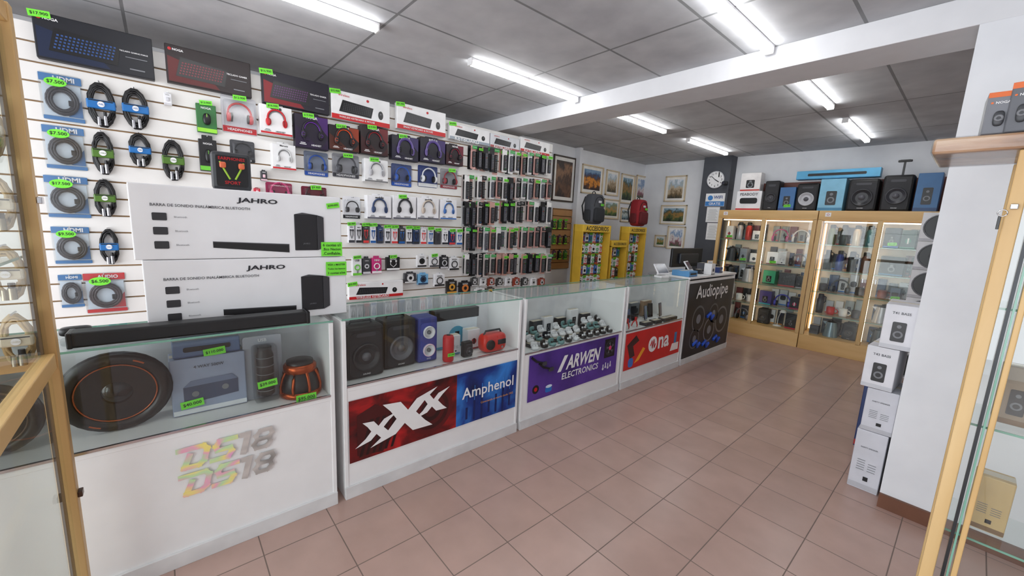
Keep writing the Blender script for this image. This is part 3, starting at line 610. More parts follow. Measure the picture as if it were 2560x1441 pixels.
put(carton(.08,.13,.06,base=(235,235,238),acc=(90,140,180),pic='lines'),(-2.2,1.4,ZS),90,G)
put(party_speaker(.07,.1,.04,(60,60,64),handle=False),(-2.1,1.45,ZS),90,G)
put(carton(.1,.14,.07,base=(232,232,235),acc=(150,60,60),pic='x'),(-2.24,1.57,ZS),90,G)
b=B().sq((0,-.05,.065),.2,.1,.13,C(205,45,32,.3),.5,.5,24,12)
put(proto('boombox_radio','red and black portable radio with carrying handle','radio',b,[('speaker_cone',B().lathe((-.05,-.096,.06),[(.035,0),(.033,-.01),(.01,-.004)],BLK,'y',20)),('display',B().box(.045,-.097,.07,.07,.012,.035,BLK,.004)),('handle',B().tube([(-.08,-.05,.11),(-.06,-.05,.145),(.06,-.05,.145),(.08,-.05,.11)],.007,BLK,8)),('button',B().cyl((.045,-.1,.035),.009,.012,CHR,'y',12))]),(-2.13,1.66,ZS),90,G)
@memo
def earbud_case(col=(240,240,240),bud=(245,245,245)):
    b=B().sq((0,-.025,.012),.06,.05,.026,C(*col,.25),.5,.8,16,8)
    return proto('earbud_case','open wireless earbud charging case with lid raised','earbuds',b,[('lid',B().sq((0,-.004,.034),.06,.014,.042,C(*col,.25),.6,.7,14,8)),('earbud',B().sq((-.013,-.027,.028),.014,.014,.018,C(*bud,.2)).cyl((-.013,-.03,.02),.003,.02,C(*bud,.2))),('earbud',B().sq((.013,-.027,.028),.014,.014,.018,C(*bud,.2)).cyl((.013,-.03,.02),.003,.02,C(*bud,.2)))])
ZS=.571
for r_ in range(3):
    for i in range(11):
        x=-2.07-.085*r_; y=2.06+.092*i+.02*r_
        if r_==2 and i%4==3: continue
        v=R.random(); col=(225,225,228) if v<.5 else ((24,24,26) if v<.85 else (110,150,150))
        zz=ZS
        if r_>0:
            put(carton(.075,.028+.03*(r_-1),.065,base=(228,228,232) if i%3 else (60,60,66),acc=(150,150,155),pic='bar'),(x-.005,y,ZS),90,'earbud cartons in the counter'); zz=ZS+.03+.03*(r_-1)
        put(earbud_case(col,(225,225,228) if v<.9 else (30,30,30)),(x-.01,y,zz),90+R.uniform(-15,15),'earbud cases in the counter')
for y,h,bc,ac in ((1.96,.16,(40,40,44),(120,120,120)),(2.1,.2,(90,95,100),(60,60,64)),(2.32,.13,(60,62,66),(160,160,160)),(2.45,.15,(238,238,240),(60,60,60)),(2.62,.12,(25,25,27),(60,60,60)),(2.78,.18,(238,238,240),(220,90,60)),(2.96,.12,(50,50,54),(200,60,60))):
    put(carton(.11,h,.05,base=bc,acc=ac,pic='speaker'),(-2.355,y,ZS),90,'cartons at the back of the counter')
@memo
def phone(col=(22,22,26),scr=(60,90,150)):
    b=B().box(0,-.006,.075,.075,.009,.15,C(*col,.25),.006)
    return proto('mobile_phone','dummy mobile phone propped on a small stand','phone',b,[('screen',B().rr(0,.075,.066,.138,.006,-.0115,C(*scr,.15),.0006)),('stand',B().box(0,.008,.02,.05,.03,.004,GRY,.001))])
ZS=.551
for i,(y,c_) in enumerate(((3.24,(60,90,150)),(3.36,(20,22,30)),(3.5,(30,60,120)),(3.66,(20,22,30)),(3.82,(90,110,140)),(3.98,(24,24,30)),(4.12,(70,40,60)))):
    put(phone(scr=c_),(-2.2-.04*(i%2),y,ZS+.002),90+(-1)**i*10,'phones on display in the counter',rx=-8)
for y,x,bc in ((3.3,-2.34,(230,230,232)),(3.52,-2.34,(60,62,70)),(3.75,-2.34,(120,124,130)),(4.0,-2.34,(150,120,90))):
    put(carton(.16,.17,.05,base=bc,acc=(60,60,64),pic='bar',tag='$45.000'),(x,y,ZS),90,'cartons at the back of the counter')
def tripod(c):
    b=B().box(0,0,.085,.02,.02,.03,C(*c),.004)
    for i in range(3):
        a=i*2.094; b.tube([(0,0,.075),(.025*math.cos(a),.025*math.sin(a),.04),(.035*math.cos(a),.035*math.sin(a),.006)],.006,C(*c),8)
    return proto('phone_tripod','small flexible red phone tripod','tripod',b,[('clamp',B().box(0,0,.12,.07,.012,.03,BLK,.004))])
for y in (3.3,3.44): put(tripod((200,35,35)),(-2.08,y,ZS),90,'flexible tripods in the counter')
for y in (3.62,3.8,3.98,4.12): put(carton(.13,.03,.08,base=(40,42,48),acc=(90,90,95),pic='bar'),(-2.11,y,ZS),90,'small flat cartons in the counter')
# ---------------------------------------------------------------- on top of counters
def sbar_box(top):
    w,h,d=.78,.296,.2; b=B().box(0,-d/2,h/2,w,d,h,C(236,237,240,.3,0,.02),.004); y=-d-.001
    DK=C(30,30,34,.5)
    sub=B().box(.225,y+.004,h*.4,.1,.014,.17,DK,.003).poly([(.275,h*.4-.085),(.305,h*.4-.07),(.305,h*.4+.075),(.275,h*.4+.085)],y-.004,C(54,54,58),.003).poly([(.175,h*.4+.085),(.275,h*.4+.085),(.305,h*.4+.078),(.21,h*.4+.094)],y-.004,C(70,70,74),.003).text('JAHRO',.225,h*.22,.03,y-.0045,GRY)
    bar=B().poly([(-.14,h*.16),(.15,h*.08),(.15,h*.2),(-.14,h*.24)],y-.001,C(28,28,30),.003).poly([(-.14,h*.24),(.15,h*.2),(.15,h*.215),(-.14,h*.25)],y-.002,C(80,80,84),.003)
    t=B().text('JAHRO',.03,h*.85,.155,y-.0015,C(40,40,46),.03,.1,.026).text('BARRA DE SONIDO INALÁMBRICA BLUETOOTH',-.165,h*.74,.33,y-.0015,C(70,70,74),.01)
    ps=[('printed_subwoofer',sub),('printed_soundbar',bar),('lettering',t)]
    for i in range(3): ps.append(('printed_icon',B().rr(-.305,h*(.58-.19*i),.045,.03,.004,y-.001,C(50,50,54),.002).text('Bluetooth',-.24,h*(.58-.19*i),.04,y-.0015,C(120,120,124))))
    g=B(); rows=(['6 cuotas s/i','.Bco Nacion','.Confiable.'] if top else ['VISA o MASTER','Todos los bancos','3 cuotas s/int'])
    zc=h*.13 if top else h*.8
    g.rect(.34,zc,.1,.07,y-.006,GREEN)
    for i,r_ in enumerate(rows): g.text(r_,.34,zc+.021-.021*i,.085,y-.0075,INK,.01)
    ps.append(('price_note',g))
    if top: ps.append(tagp(.35,h*.86,.06,y-.006,'$390.000',-10))
    return proto('soundbar_carton','long white soundbar carton with black lettering and note','box',b,ps)
put(sbar_box(False),(-2.33,.32,CT+.005),90,'soundbar cartons stacked on the counter')
put(sbar_box(True),(-2.33,.30,CT+.303),90,'soundbar cartons stacked on the counter')
put(soundbar(.78,.055,.08),(-2.09,.11,CT+.005),88)
def earbox():
    b=B().box(0,-.03,.085,.15,.06,.17,C(56,58,62,.35),.016); y=-.062
    return proto('earphone_display_box','grey boxed sports earphones behind a dark window','earphones',b,[('window',B().rr(0,.085,.12,.135,.01,y,BLK,.001)),('earphone',B().tube([(-.045,y-.006,.125),(-.03,y-.008,.09),(-.01,y-.006,.05)],.004,C(160,200,60),6).sq((-.035,y-.01,.11),.024,.02,.026,C(225,110,70))),('earphone',B().tube([(.045,y-.006,.125),(.03,y-.008,.09),(.01,y-.006,.05)],.004,C(160,200,60),6).sq((.035,y-.01,.11),.024,.02,.026,C(225,110,70))),('lettering',B().text('EARPHONES',0,.14,.1,y-.002,RED,.02).text('SPORT',0,.035,.06,y-.002,RED,.02))])
put(earbox(),(-2.33,.26,CT+.6),90)
b=B().sq((0,-.04,.018),.09,.05,.034,BLK,.5,.5)
put(proto('power_adapter','black power adapter with a loose coiled lead on the counter','adapter',b,[('lead',B().tube([(.045,-.04,.015),(.09,-.06,.012),(.12,-.1,.01),(.08,-.13,.01),(.03,-.11,.01),(.05,-.07,.01),(.12,-.05,.01),(.17,-.08,.01)],.004,BLK,6))]),(-2.27,-.28,CT+.006),90)
c,z,w_,h_=bb(1664,632,1768,684,0,-2.75)
put(proto('office_desk','grey desk behind the closed counter','desk',B().box(0,-.3,.87,1.0,.6,.03,C(150,152,156),.004).box(-.48,-.3,.43,.03,.56,.85,C(120,122,126)).box(.48,-.3,.43,.03,.56,.85,C(120,122,126)),[('modesty_panel',B().box(0,-.05,.55,.93,.02,.5,C(130,132,136)))]),(-3.08,c,0),90)
def monitor(w,h):
    b=B().box(0,0,h*.5+.1,w,.04,h,C(30,32,38,.4),.012)
    return proto('computer_monitor','wide dark computer monitor seen from behind on stand','monitor',b,[('rear_housing',B().box(0,-.035,h*.45+.1,w*.6,.04,h*.55,C(42,46,54,.4),.015)),('stand',B().box(0,-.03,.07,.06,.03,.14,BLK,.004).box(0,0,.006,.24,.17,.012,BLK,.004)),('screen',B().rect(0,h*.5+.1,w*.95,h*.9,.0215,C(90,120,150,.2)))])
put(monitor(.78,.27),(-2.75,c-.06,.886),85)
def till(w=.18):
    b=B(); b.T=Matrix.Rotation(math.radians(-35),4,'X'); b.box(0,-.05,.075,w,.015,.13,C(235,235,238),.006)
    s=B(); s.T=b.T; s.rr(0,.075,w*.86,.1,.004,-.0595,C(60,70,90,.15),.0006)
    return proto('card_terminal','white tablet terminal propped on counter','terminal',b,[('screen',s),('base',B().box(0,-.01,.012,w*.7,.1,.024,WHITE,.005))])
put(till(),(-2.2,4.05,CT+.006),80); put(till(.14),(-2.2,4.66,CT+.02),100,label='small white payment terminal propped on counter')
put(carton(.2,.06,.2,base=(90,150,200),acc=(40,90,150),pic='bar'),(-2.22,4.42,CT+.018),90,label='blue carton lying flat on the counter')
def papersign():
    b=B().box(0,-.02,.08,.11,.006,.16,C(200,160,110),.002)
    return proto('sign_holder','small acrylic sign holder with a printed sheet','sign',b,[('printed_sheet',B().rect(0,.08,.095,.145,-.0245,WHITE).rect(0,.12,.06,.02,-.026,BLUE)),('foot',B().box(0,-.02,.004,.12,.06,.008,GL,.002))])
put(papersign(),(-2.12,5.0,CT+.018),80)
for i,(x,y,c_) in enumerate(((-2.2,4.85,(30,30,34)),(-2.15,5.25,(40,60,120)),(-2.25,5.4,(30,30,34)),(-2.3,5.15,(70,72,80)),(-2.1,4.9,(235,235,235)))):
    put(carton(.1,.05+.02*i,.09,base=c_,acc=(90,90,96),pic='x'),(x,y,CT+.018),90,label='small box on the closed counter')
# ---------------------------------------------------------------- far display cabinets
YF=6.45; SH=(.2,.49,.79,1.08,1.41)
WARM=emit('warm_strip',(255,232,198),3.2)
def vitrine(x0,x1,label):
    w=x1-x0; d=.39; t=.045
    b=B().box(0,-d/2,.1,w,d,.2,WOODH,.003).box(0,-d/2,1.78,w,d,.12,WOODH,.003).box(0,-.01,1.0,w-.01,.015,1.6,PEACH)
    for q in (-w/2+t/2,0,w/2-t/2): b.box(q,-d+t/2,.96,t,t,1.54,WOOD,.003)
    for q in (-w/2+t/2,w/2-t/2): b.box(q,-t/2,.96,t,t,1.54,WOOD,.003)
    ps=[]
    for z in SH[1:]: ps.append(('glass_shelf',B().box(0,-d/2,z-.004,w-2*t+.04,d-.06,.008,GL).box(0,-d+.052,z-.004,w-2*t,.002,.008,EDGE)))
    for q in (-1,1):
        ps.append(('door',B().box(q*w/4,-d+.004,.96,w/2-t-.01,.005,1.5,GL),[('handle',B().box(q*.06,-d-.004,1.0,.012,.012,.06,CHR,.003))]))
        ps.append(('light_strip',B().box(q*(w/2-.03),-.06,.96,.012,.012,1.45,WARM)))
        ps.append(('light_strip',B().box(q*.02,-d+.06,.96,.01,.01,1.45,WARM)))
    ps.append(('light_strip',B().box(0,-d+.07,1.7,w-.12,.02,.014,WARM)))
    ps.append(('name_plate',B().rect(-w*.42,1.79,.06,.05,-d-.001,WHITE).ring((-w*.42,-d-.003,1.79),.012,.002,RED,'y',12,5)))
    return put(proto('glass_cabinet',label,'cabinet',b,ps),((x0+x1)/2,YF+d,0),0,'lit glass cabinets')
vitrine(-2.67,-1.43,'tall maple cabinet with glass doors and warm lighting'); vitrine(-1.42,-.2,'tall maple cabinet with glass doors and warm lighting')
G='goods on the glass cabinet shelves'
def th(c): return lambda: (thermos(.042,.26,col=c),.115)
def ca(w,h,bc,ac,pic,tag=None): return lambda:(carton(w,h,.12,base=bc,acc=ac,pic=pic,tag=tag),w+.015)
K=lambda c:(lambda:(kettle(.08,.23,col=c),.23)); LAMP=lambda:(desk_lamp(.24),.2); MG=lambda c:(lambda:(mug(.045,.1,col=c),.125)); HP=lambda c:(lambda:(headphones(.18,col=c),.22))
SPK=lambda:(party_speaker(.15,.22,.1,(60,60,64)),.165)
bay={(0,4):[ca(.1,.2,(240,240,240),(200,40,50),'x','$9.900'),th((190,190,195)),th((200,60,50)),ca(.12,.14,(230,230,235),(90,90,100),'speaker')],
(1,4):[HP((180,60,120)),HP((235,235,235)),ca(.12,.2,(70,70,80),(200,60,60),'speaker')],
(2,4):[th((110,125,90)),th((50,60,60)),th((215,200,175)),th((60,110,120))],(3,4):[ca(.14,.24,(35,40,50),(60,110,180),'speaker','$29.900'),ca(.13,.22,(30,60,50),(60,130,110),'x'),ca(.12,.24,(40,40,44),(150,60,40),'speaker')],
(0,3):[K((24,24,26)),ca(.1,.2,(150,155,165),(60,60,66),'x','$19.900'),ca(.11,.14,(235,235,238),(60,60,66),'x')],(1,3):[ca(.14,.18,(235,235,238),(120,60,60),'speaker','$27.900'),ca(.1,.2,(220,220,222),(60,60,70),'lines'),HP((40,40,44)),],
(2,3):[th((30,30,32)),th((40,60,140)),th((30,30,32)),th((90,60,50))],(3,3):[ca(.22,.23,(40,44,50),(60,120,160),'speaker'),ca(.22,.24,(30,30,34),(170,60,50),'lines')],
(0,2):[K((24,24,26)),K((190,190,195))],(1,2):[ca(.16,.2,(50,160,120),(30,60,60),'speaker'),ca(.2,.19,(40,40,44),(190,60,60),'bar')],
(2,2):[MG((90,90,95)),HP((90,95,100)),MG((60,60,64))],(3,2):[MG((130,70,60)),K((60,60,64)),ca(.16,.16,(35,35,40),(160,70,60),'bar','$33.900')],
(0,1):[HP((230,230,235)),MG((240,240,240)),MG((200,200,205))],(1,1):[ca(.16,.2,(60,50,120),(40,160,170),'speaker'),HP((60,60,180)),ca(.12,.17,(30,30,40),(180,40,90),'x')],
(2,1):[th((50,50,54)),MG((200,60,60)),MG((240,240,240)),MG((60,60,64))],(3,1):[K((180,180,185)),MG((30,30,32)),ca(.15,.2,(240,240,240),(60,60,66),'lines')],
(0,0):[ca(.22,.2,(240,240,242),(200,200,205),'lines'),HP((120,120,130)),],(1,0):[SPK,LAMP,ca(.14,.22,(24,24,28),(200,40,50),'speaker')],
(2,0):[ca(.1,.12,(60,60,64),(120,120,120),'bar'),K((120,140,150)),SPK],(3,0):[K((40,40,44)),K((170,120,80)),ca(.18,.24,(200,40,45),(240,240,240),'lines')]}
edges=[(-2.615,-2.08),(-2.02,-1.485),(-1.365,-.84),(-.78,-.255)]
fill=[ca(.08,.13,(240,240,240),(60,120,190),'x','$7.900'),ca(.07,.17,(40,40,46),(180,180,190),'speaker'),MG((170,60,60)),ca(.09,.15,(90,100,120),(240,240,240),'bar','$12.500'),ca(.06,.2,(225,225,228),(200,40,60),'lines')]
for (bi,si),its in bay.items():
    a,e=edges[bi]; ps=[f() for f in its]; tot=sum(p[1] for p in ps)
    while tot>e-a: tot-=ps.pop()[1]
    k_=0
    while k_<8:
        f=R.choice(fill)(); k_+=1
        if tot+f[1]<e-a-.01: ps.insert(R.randrange(len(ps)+1),f); tot+=f[1]
    gap=(e-a-tot)/(len(ps)+1); x=a+gap
    for p,w_ in ps:
        put(p,(x+w_/2,YF+.29-R.uniform(0,.03),SH[si]+.0005),R.uniform(-5,5),G); x+=w_+gap
    n=5
    for j in range(n):
        w2=round(R.uniform(.07,.1),2); h2=round(R.uniform(.17,.25),2); bc=R.choice([(240,240,240),(60,64,72),(120,60,60),(200,205,210),(50,70,110),(40,40,44),(150,160,160)])
        put(carton(w2,h2,.05,base=bc,acc=R.choice([(200,40,50),(60,120,190),(90,90,96),(230,150,40)]),pic=R.choice(['x','speaker','bar','lines'])),(a+(e-a)*(j+.5)/n,YF+.37,SH[si]+.0005),0,G)
ZT=1.841; G='speakers and cartons on top of the cabinets'
def fx(x1,y1,x2,y2,y=6.5): return bb(x1,y1,x2,y2,1,y)
for q in ((1838,478,1902,528,'c',dict(base=(238,238,240),acc=(200,40,45),pic='bar',txt='PEABODY')),(1946,468,1986,524,'c',dict(base=(60,110,165),acc=(30,60,120),pic='speaker',tag='$39.000')),
  (2046,447,2111,523,'c',dict(base=(130,190,218),acc=(60,130,170),pic='speaker')),(2288,432,2352,524,'c',dict(base=(60,110,160),acc=(30,70,120),pic='speaker')),
  (1908,452,1945,524,'s',dict(handle=False)),(1988,458,2044,522,'s',dict(rim=(190,190,195),handle=False)),(2116,447,2196,522,'s',dict(rim=(50,50,54),handle=False)),(2202,437,2282,522,'s',dict(rim=(60,60,66),handle=False))):
    c,z,w_,h_=fx(*q[:4]); top=S((q[0]+q[2])/2,q[1],1,6.5).z
    h_=round(top-ZT,3); w_=round(w_*.97,3)
    put(carton(w_,h_,.2,**q[5]) if q[4]=='c' else party_speaker(w_,h_,.2,**q[5]),(c,6.72,ZT),0,G)
c,z,w_,h_=fx(1858,432,1908,478); put(carton(w_,h_,.15,base=(235,232,230),acc=(190,60,50),pic='speaker'),(c-.05,6.7,S(1870,478,1,6.5).z+.002),0,G)
c,z,w_,h_=fx(1990,420,2200,446); zb=S(2078,447,1,6.5).z
put(carton(w_,h_*.85,.12,base=(90,175,218),acc=(60,140,190),pic='bar'),(c,6.66,zb+.008),0,G,label='long blue soundbar carton lying across other boxes')
c,z,w_,h_=fx(2240,398,2276,437); put(proto('telescopic_handle','black telescopic trolley handle above the speaker','handle',B().box(0,0,h_/2,.02,.015,h_,BLK,.002).box(0,0,h_,w_,.025,.025,BLK,.006),[('grip',B().box(0,0,h_+.013,w_*.7,.02,.006,GRY,.002))]),(c,6.6,S(2258,437,1,6.6).z-.02),0)
struct('trim_3',B().box(-1.3,6.84,2.0,2.5,.02,.5,ramp('red_brown_slats',[(120,70,60),(170,110,95)],5,.5,'wave',(0,0,3))))
z=0
for i in range(6):
    put(carton(.3,.3,.3,base=(235,235,237),acc=(200,200,205),pic='ring'),(-.29,6.4,z),0,'speaker cartons stacked beside the cabinet'); z+=.302
z=0
for i,(h_,bc,tx,pic) in enumerate(((.375,(208,209,216),'PARTY SPEAKER','lines'),(.26,(208,209,216),'PARTY SPEAKER','lines'),(.25,(222,222,227),'T43 BASS','speaker'),(.255,(222,222,227),'T41 BASS','speaker'))):
    put(carton(.14,h_,.3,base=bc,acc=(188,189,195) if pic=='lines' else (200,202,208),pic=pic,txt=tx,tw=.55,tz=.72 if pic=='lines' else .82),(-.245+[0,.004,-.012,.008][i],3.4,z),[0,1,-3,2][i],'speaker cartons stacked beside the column'); z+=h_+.002
put(carton(.12,.5,.2,base=(40,60,110),acc=(190,50,50),pic='speaker'),(-.33,3.95,0),0,label='tall blue carton standing behind the stack')
# ---------------------------------------------------------------- pictures, clock, signs
def picture(w,h,cols,k,fr=(214,196,164)):
    f=.022; FR=C(*fr,.4); mt=min(w,h)*.1
    b=B().box(-w/2+f/2,-.012,h/2,f,.024,h,FR,.004).box(w/2-f/2,-.012,h/2,f,.024,h,FR,.004).box(0,-.012,f/2,w,.024,f,FR,.004).box(0,-.012,h-f/2,w,.024,f,FR,.004)
    return proto('framed_picture','framed landscape painting with white mat and light wood frame','picture',b,[('mat_board',B().rect(0,h/2,w-f,h-f,-.006,C(240,238,232),.004)),('canvas',B().rect(0,h/2,w-2*f-2*mt,h-2*f-2*mt,-.0085,painting('painting_%d'%k,cols,k),.002))])
pal=[[(30,26,30),(90,50,30),(230,150,50),(90,60,50),(60,90,130),(130,160,190)],[(60,60,50),(120,100,70),(200,180,150),(170,190,200),(230,235,240)],[(30,40,30),(70,90,50),(160,120,60),(60,80,70),(150,180,200)],[(70,90,60),(150,90,110),(225,220,215),(120,150,190),(235,238,240)],[(40,50,36),(90,120,60),(190,150,80),(110,140,120),(200,215,220)],[(50,60,70),(120,150,160),(200,210,205),(70,80,60),(180,200,215)]]
k=0
for q in ((1452,414,1506,486),(1513,426,1545,490),(1550,436,1584,510),(1588,440,1621,504),(1507,498,1546,548),(1550,520,1575,556)):
    c,z,w_,h_=bb(*q,0,-4.25); put(picture(w_,h_,pal[k%6],k),(-4.249,c,z),90,'framed paintings on the walls'); k+=1
for q in ((1663,440,1716,505),(1652,513,1717,562),(1668,566,1713,624),(1637,588,1665,618)):
    c,z,w_,h_=bb(*q,1,6.85); put(picture(w_,h_,pal[(k+1)%6],k),(c,6.849,z),0,'framed paintings on the walls'); k+=1
c,z,w_,h_=bb(1380,390,1436,505,0,-4.25); put(picture(w_,h_,[(40,25,18),(110,75,50),(60,40,28),(150,110,76),(50,34,26)],20,(60,45,35)),(-4.249,c,z),90,label='large brown framed artwork hanging on the wall')
c,z,w_,h_=bb(1770,429,1811,471,1,6.65); r=w_/2
b=B().cyl((0,-.012,0),r,.024,WHITE,'y',36); hd=B().tube([(0,-.03,0),(r*.45,-.03,-r*.3)],.006,BLK,5); h2=B().tube([(0,-.032,0),(-r*.5,-.032,r*.45)],.004,BLK,5)
nu=B()
for i in range(12):
    a=math.radians(90-30*(i+1)); nu.text(str(i+1),r*.76*math.cos(a),r*.76*math.sin(a),r*.14 if i<9 else r*.22,-.026,BLK,.02)
put(proto('wall_clock','round white wall clock with black numerals','clock',b,[('rim',B().ring((0,-.02,0),r,.008,C(200,200,205,.3),'y',36)),('clock_hand',hd),('clock_hand',h2),('numerals',nu)]),(c,6.649,z+h_/2),0)
def sheet(w,h,mode):
    b=B().rect(0,h/2,w,h,-.003,WHITE,.002); g=B()
    if mode=='s': g.rect(0,h*.2,w*.98,h*.36,-.004,C(60,130,200)).disc(-w*.25,h*.65,h*.2,-.0045,C(60,130,200)).text('WIFI',w*.15,h*.7,w*.45,-.0045,C(40,70,130),.02).text('GRATIS',0,h*.2,w*.6,-.0052,WHITE,.02)
    else:
        for i in range(12): g.rect(-w*.02*(i%3),h*(.12+.065*i),w*(.75-.1*(i%3)),h*.012,-.004,GRY)
    return proto('notice_sheet','printed paper notice fixed to the dark pillar','notice',b,[('printing',g)])
for q,m_ in (((1764,484,1812,516),'s'),((1766,518,1798,556),'p'),((1766,558,1796,600),'p')):
    c,z,w_,h_=bb(*q,1,6.65); put(sheet(w_,h_,m_),(c,6.65,z),0,'notices on the pillar')
put(proto('security_camera','small black dome security camera on the pillar','camera',B().box(0,-.02,.06,.05,.04,.04,BLK,.006).cyl((0,-.06,.05),.03,.09,BLK,'y',16),[('lens',B().cyl((0,-.108,.05),.02,.006,C(60,60,70,.1),'y',16))]),(-2.7,6.649,2.2),0)
c,z,w_,h_=bb(1377,524,1428,672,0,-4.25)
b=B()
for i in range(9): b.box(0,-.012,h_*(i+.5)/9,w_,.02,h_/9-.012,C(180,134,86),.002)
b.box(0,-.003,h_/2,w_,.006,h_,C(110,75,40))
put(proto('slat_panel','tan wooden slat display panel on the wall','panel',b,[('edge_strip',B().box(0,-.012,h_+.006,w_,.024,.012,C(160,115,68)))]),(-4.249,c,z),90)
for j in range(3):
    for i in range(3):
        p=S(1385+14*i,570+38*j,0,-4.2); put(small_pack(.07,.15,.03,base=[(40,40,44),(60,110,60),(90,50,70)][(i+j)%3],acc=(150,220,60),icon='ear',tag='$2.500' if j==0 else None),(-4.226,p.y,p.z-.02),90,'packs on the tan slat panel')
def rack(w,h,txt):
    b=B().box(0,-.02,h/2,w,.03,h,YEL,.004).box(-w/2+.01,-.1,h*.48,.02,.16,h*.92,YEL,.004).box(w/2-.01,-.1,h*.48,.02,.16,h*.92,YEL,.004).box(0,-.12,.1,w,.2,.2,YEL,.004)
    for i in range(5): b.box(0,-.036,h-.2-.17*i,w-.04,.004,.012,C(236,232,220))
    return proto('accessory_rack','tall yellow cardboard accessory rack with header','rack',b,[('header',B().box(0,-.1,h-.05,w,.16,.1,C(224,184,60),.004).text(txt,0,h-.05,w*.8,-.182,INK,.02)),('peg_hook',B().cyl((0,-.08,h*.75),.003,.1,CHR,'y',6))])
XR=-3.75
for q,tx in (((1452,563,1524,700),'ACCESORIOS'),((1526,602,1566,700),'ACCESORIOS'),((1568,568,1612,696),'ACCESORIOS')):
    c,z,w_,h_=bb(*q,0,XR+.18); H_=z+h_; w_=w_*.97
    put(rack(w_,H_,tx),(XR,c,0),90,'yellow accessory racks')
    nx=max(2,int((w_-.05)/.082)); 
    for j in range(5):
        for i in range(nx):
            u=(w_-.06)/nx
            put(small_pack(.072,.14,.03,base=[(238,238,240),(60,60,64),(226,228,232),(60,110,190),(235,235,236),(238,238,238)][(i*3+j*2)%6],acc=[(60,160,80),(200,60,60),(30,30,34)][(i+j)%3],icon=['ring','ear','disc'][(i+j)%3],tag='$3.500' if (i+j)%3==0 else None),(XR+.04,c+(i-(nx-1)/2)*u,H_-.255-.155*j),90,'accessory packs on the yellow racks')
def backpack(col,acc):
    b=B().sq((0,-.1,.21),.28,.18,.42,C(*col,.8),.4,.45,24,14)
    return proto('backpack','padded school backpack with front pocket and zips','backpack',b,[('front_pocket',B().sq((0,-.19,.13),.22,.07,.2,C(*acc,.8),.35,.4,20,10)),('side_pocket',B().sq((-.14,-.1,.12),.05,.11,.16,C(*acc,.8),.4,.5,14,8)),('side_pocket',B().sq((.14,-.1,.12),.05,.11,.16,C(*acc,.8),.4,.5,14,8)),('top_handle',B().ring((0,-.08,.42),.035,.007,BLK,'y',12,6,0,180)),('shoulder_strap',B().tube([(-.1,-.02,.38),(-.13,.01,.25),(-.1,-.01,.06)],.012,BLK,6)),('shoulder_strap',B().tube([(.1,-.02,.38),(.13,.01,.25),(.1,-.01,.06)],.012,BLK,6)),('zip',B().ring((0,-.192,.24),.11,.004,BLK,'y',16,5,0,180,1,1.3)),('front_panel',B().box(0,-.2,.31,.06,.01,.03,C(200,200,205),.002)),tagp(.04,.27,.07,-.212,'$25.000',0)])
c,z,w_,h_=bb(1460,498,1506,563,0,XR+.1); put(backpack((74,76,82),(40,42,46)),(XR+.005,c,z+.012),90,label='grey and black backpack resting above the yellow rack')
c,z,w_,h_=bb(1572,505,1617,568,0,XR+.1); put(backpack((140,26,34),(96,20,26)),(XR+.005,c,z+.012),90,label='dark red backpack resting above the yellow rack')
# ---------------------------------------------------------------- glass showcase at the entrance
ALU=C(52,54,56,.35,.6)
def showcase():
    b=B(); x0,x1=-1.9,-.85; y0,y1=-.62,-.28; t=.042
    for x in (x0+t/2,x1-t/2):
        for y in (y0+t/2,y1-t/2): b.box(x,y,1.02,t,t,2.04,WOOD,.003)
    for z in (.04,1.0,2.01):
        for y in (y0+t/2,y1-t/2): b.box((x0+x1)/2,y,z,x1-x0-2*t,t*.8,.05,WOODH,.003)
        for x in (x0+t/2,x1-t/2): b.box(x,(y0+y1)/2,z,t*.8,y1-y0-2*t,.05,WOOD,.003)
    ps=[('glass_pane',B().box((x0+x1)/2,y1-.02,z,x1-x0-2*t,.005,.95,GL)) for z in (.52,1.5)]
    ps+=[('glass_pane',B().box(x0+.02,(y0+y1)/2,z,.005,y1-y0-2*t,.95,GL)) for z in (.52,1.5)]
    ps+=[('glass_shelf',B().box((x0+x1)/2,(y0+y1)/2-.01,z,x1-x0-.05,y1-y0-.07,.007,GL).box((x0+x1)/2,y1-.045,z,x1-x0-.05,.003,.007,EDGE)) for z in (1.33,1.66)]
    ps.append(('glass_track',B().box(x0+t+.02,y1-.03,1.5,.012,.012,.94,ALU).box(x0+t+.02,y1-.03,.52,.012,.012,.9,ALU)))
    ps.append(('hanging_rail',B().box(x0+.05,(y0+y1)/2,1.5,.006,.02,.98,CHR)))
    ps.append(('lock',B().box(x0+t/2,y1+.006,1.5,.03,.012,.02,CHR,.002)))
    ps.append(('lock',B().box(x0+t/2,y1+.006,.52,.03,.012,.02,C(80,60,50,.3,.6),.002)))
    return proto('glass_showcase','tall light wood framed glass showcase by the entrance','cabinet',b,ps)
put(showcase(),(0,0,0))
for i in range(5):
    for yy in (-.35,-.44): put(coil(.07,.17,(186,158,108),(215,205,180),(150,140,120)),(-1.852,yy,1.8-.2*i),90,'beige coiled cables hanging in the glass showcase','beige coiled cable hanging inside the glass showcase')
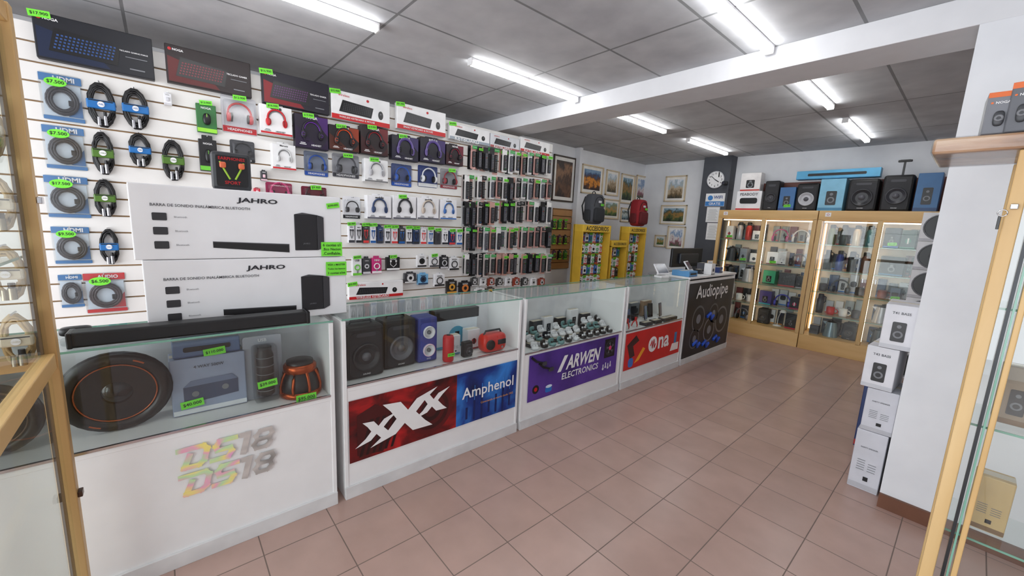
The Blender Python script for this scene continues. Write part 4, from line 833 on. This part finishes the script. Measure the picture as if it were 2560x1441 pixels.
def rightcase():
    b=B(); t=.034
    for x,y in ((.035+t/2,2.0),(.62,2.0),(.035+t/2,2.34),(.62,2.34)): b.box(x,y,.895,t,t,1.79,WOOD,.003)
    b.box(.112,1.97,.895,.014,.02,1.79,WOOD,.003)
    for z in (.03,1.765):
        b.box(.32,2.0,z,.56,t*.8,.05,WOODH,.003).box(.32,2.34,z,.56,t*.8,.05,WOODH,.003)
    ps=[('glass_pane',B().box(.33,2.0,.9,.54,.006,1.66,GL)),('glass_pane',B().box(.045,2.17,.9,.006,.29,1.66,GL)),('glass_track',B().box(.088,1.975,.9,.008,.02,1.66,ALU).box(.098,1.975,.9,.005,.02,1.66,EDGE)),('lock',B().box(.05,1.976,1.62,.016,.012,.016,CHR,.002),[('key',B().ring((.03,1.966,1.6),.01,.0018,CHR,'y',12,5).box(.026,1.966,1.57,.007,.003,.04,BLK,.001))])]
    ps+=[('glass_shelf',B().box(.33,2.17,z,.54,.28,.007,GL).box(.33,2.03,z,.54,.003,.007,EDGE)) for z in (.5,.9,1.3)]
    return proto('glass_showcase','light wood framed glass showcase beside the column','cabinet',b,ps)
put(rightcase(),(0,0,0))
for i,zz in enumerate((.504,.904,1.304)):
    put(carton(.09,.2,.08,base=[(200,170,120),(150,130,110),(210,200,190)][i],acc=(120,90,60),pic=['lines','speaker','x'][i]),(.16,2.2,zz),0,'cartons inside the glass showcase','small tan carton on a glass shelf of the showcase')
put(proto('wooden_plank','thick wooden board wrapped in clear plastic film','board',B().box(0,0,.025,.8,.36,.05,ramp('wrapped_board',[(130,92,62),(172,130,95),(205,172,140)],9,.25,'noise',(.4,1,2),bump=.3),.008),[('plastic_wrap',B().box(0,0,.025,.806,.366,.056,PLA,.01))]),(.245,2.17,1.794))
def nogab(w,h,base,txt=True):
    b=B().box(0,-.06,h/2,w,.12,h,C(*base,.4),.004); y=-.121
    return proto('carton','grey product carton with orange top band','box',b,[('colour_band',B().rect(0,h*.93,w*.98,h*.12,y,C(225,110,50),.0008)),('lettering',B().text('NOGA',w*.05,h*.74,w*.5,y-.001,WHITE,.02).disc(-w*.32,h*.74,w*.05,y-.001,C(225,110,50))),('printed_picture',B().sq((0,y-.004,h*.36),w*.4,.014,h*.36,C(60,62,66),.7,.7).ring((0,y-.01,h*.36),w*.12,.004,GRY,'y',14))])
put(nogab(.062,.13,(120,122,128)),(-.032,2.16,1.852),4,label='grey and orange small carton on the wrapped board')
put(nogab(.062,.15,(96,98,104)),(.035,2.15,1.852),-6,label='dark grey and orange carton on the wrapped board')
put(nogab(.07,.14,(150,150,156)),(.11,2.16,1.852),3,label='light grey and orange carton on the wrapped board')
# ---------------------------------------------------------------- daylight and world
w=bpy.data.worlds.new('world'); scene.world=w; w.use_nodes=True
bg=w.node_tree.nodes['Background']; bg.inputs[0].default_value=(.86,.92,1,1); bg.inputs[1].default_value=1.8
L=bpy.data.lights.new('shopfront_daylight','AREA'); L.shape='RECTANGLE'; L.size=5; L.size_y=2.3; L.energy=150; L.color=(.93,.96,1)
lo=bpy.data.objects.new('shopfront_daylight',L); lo.location=(-1.4,-3.1,1.35); lo.rotation_euler=(math.radians(90),0,0); scene.collection.objects.link(lo)
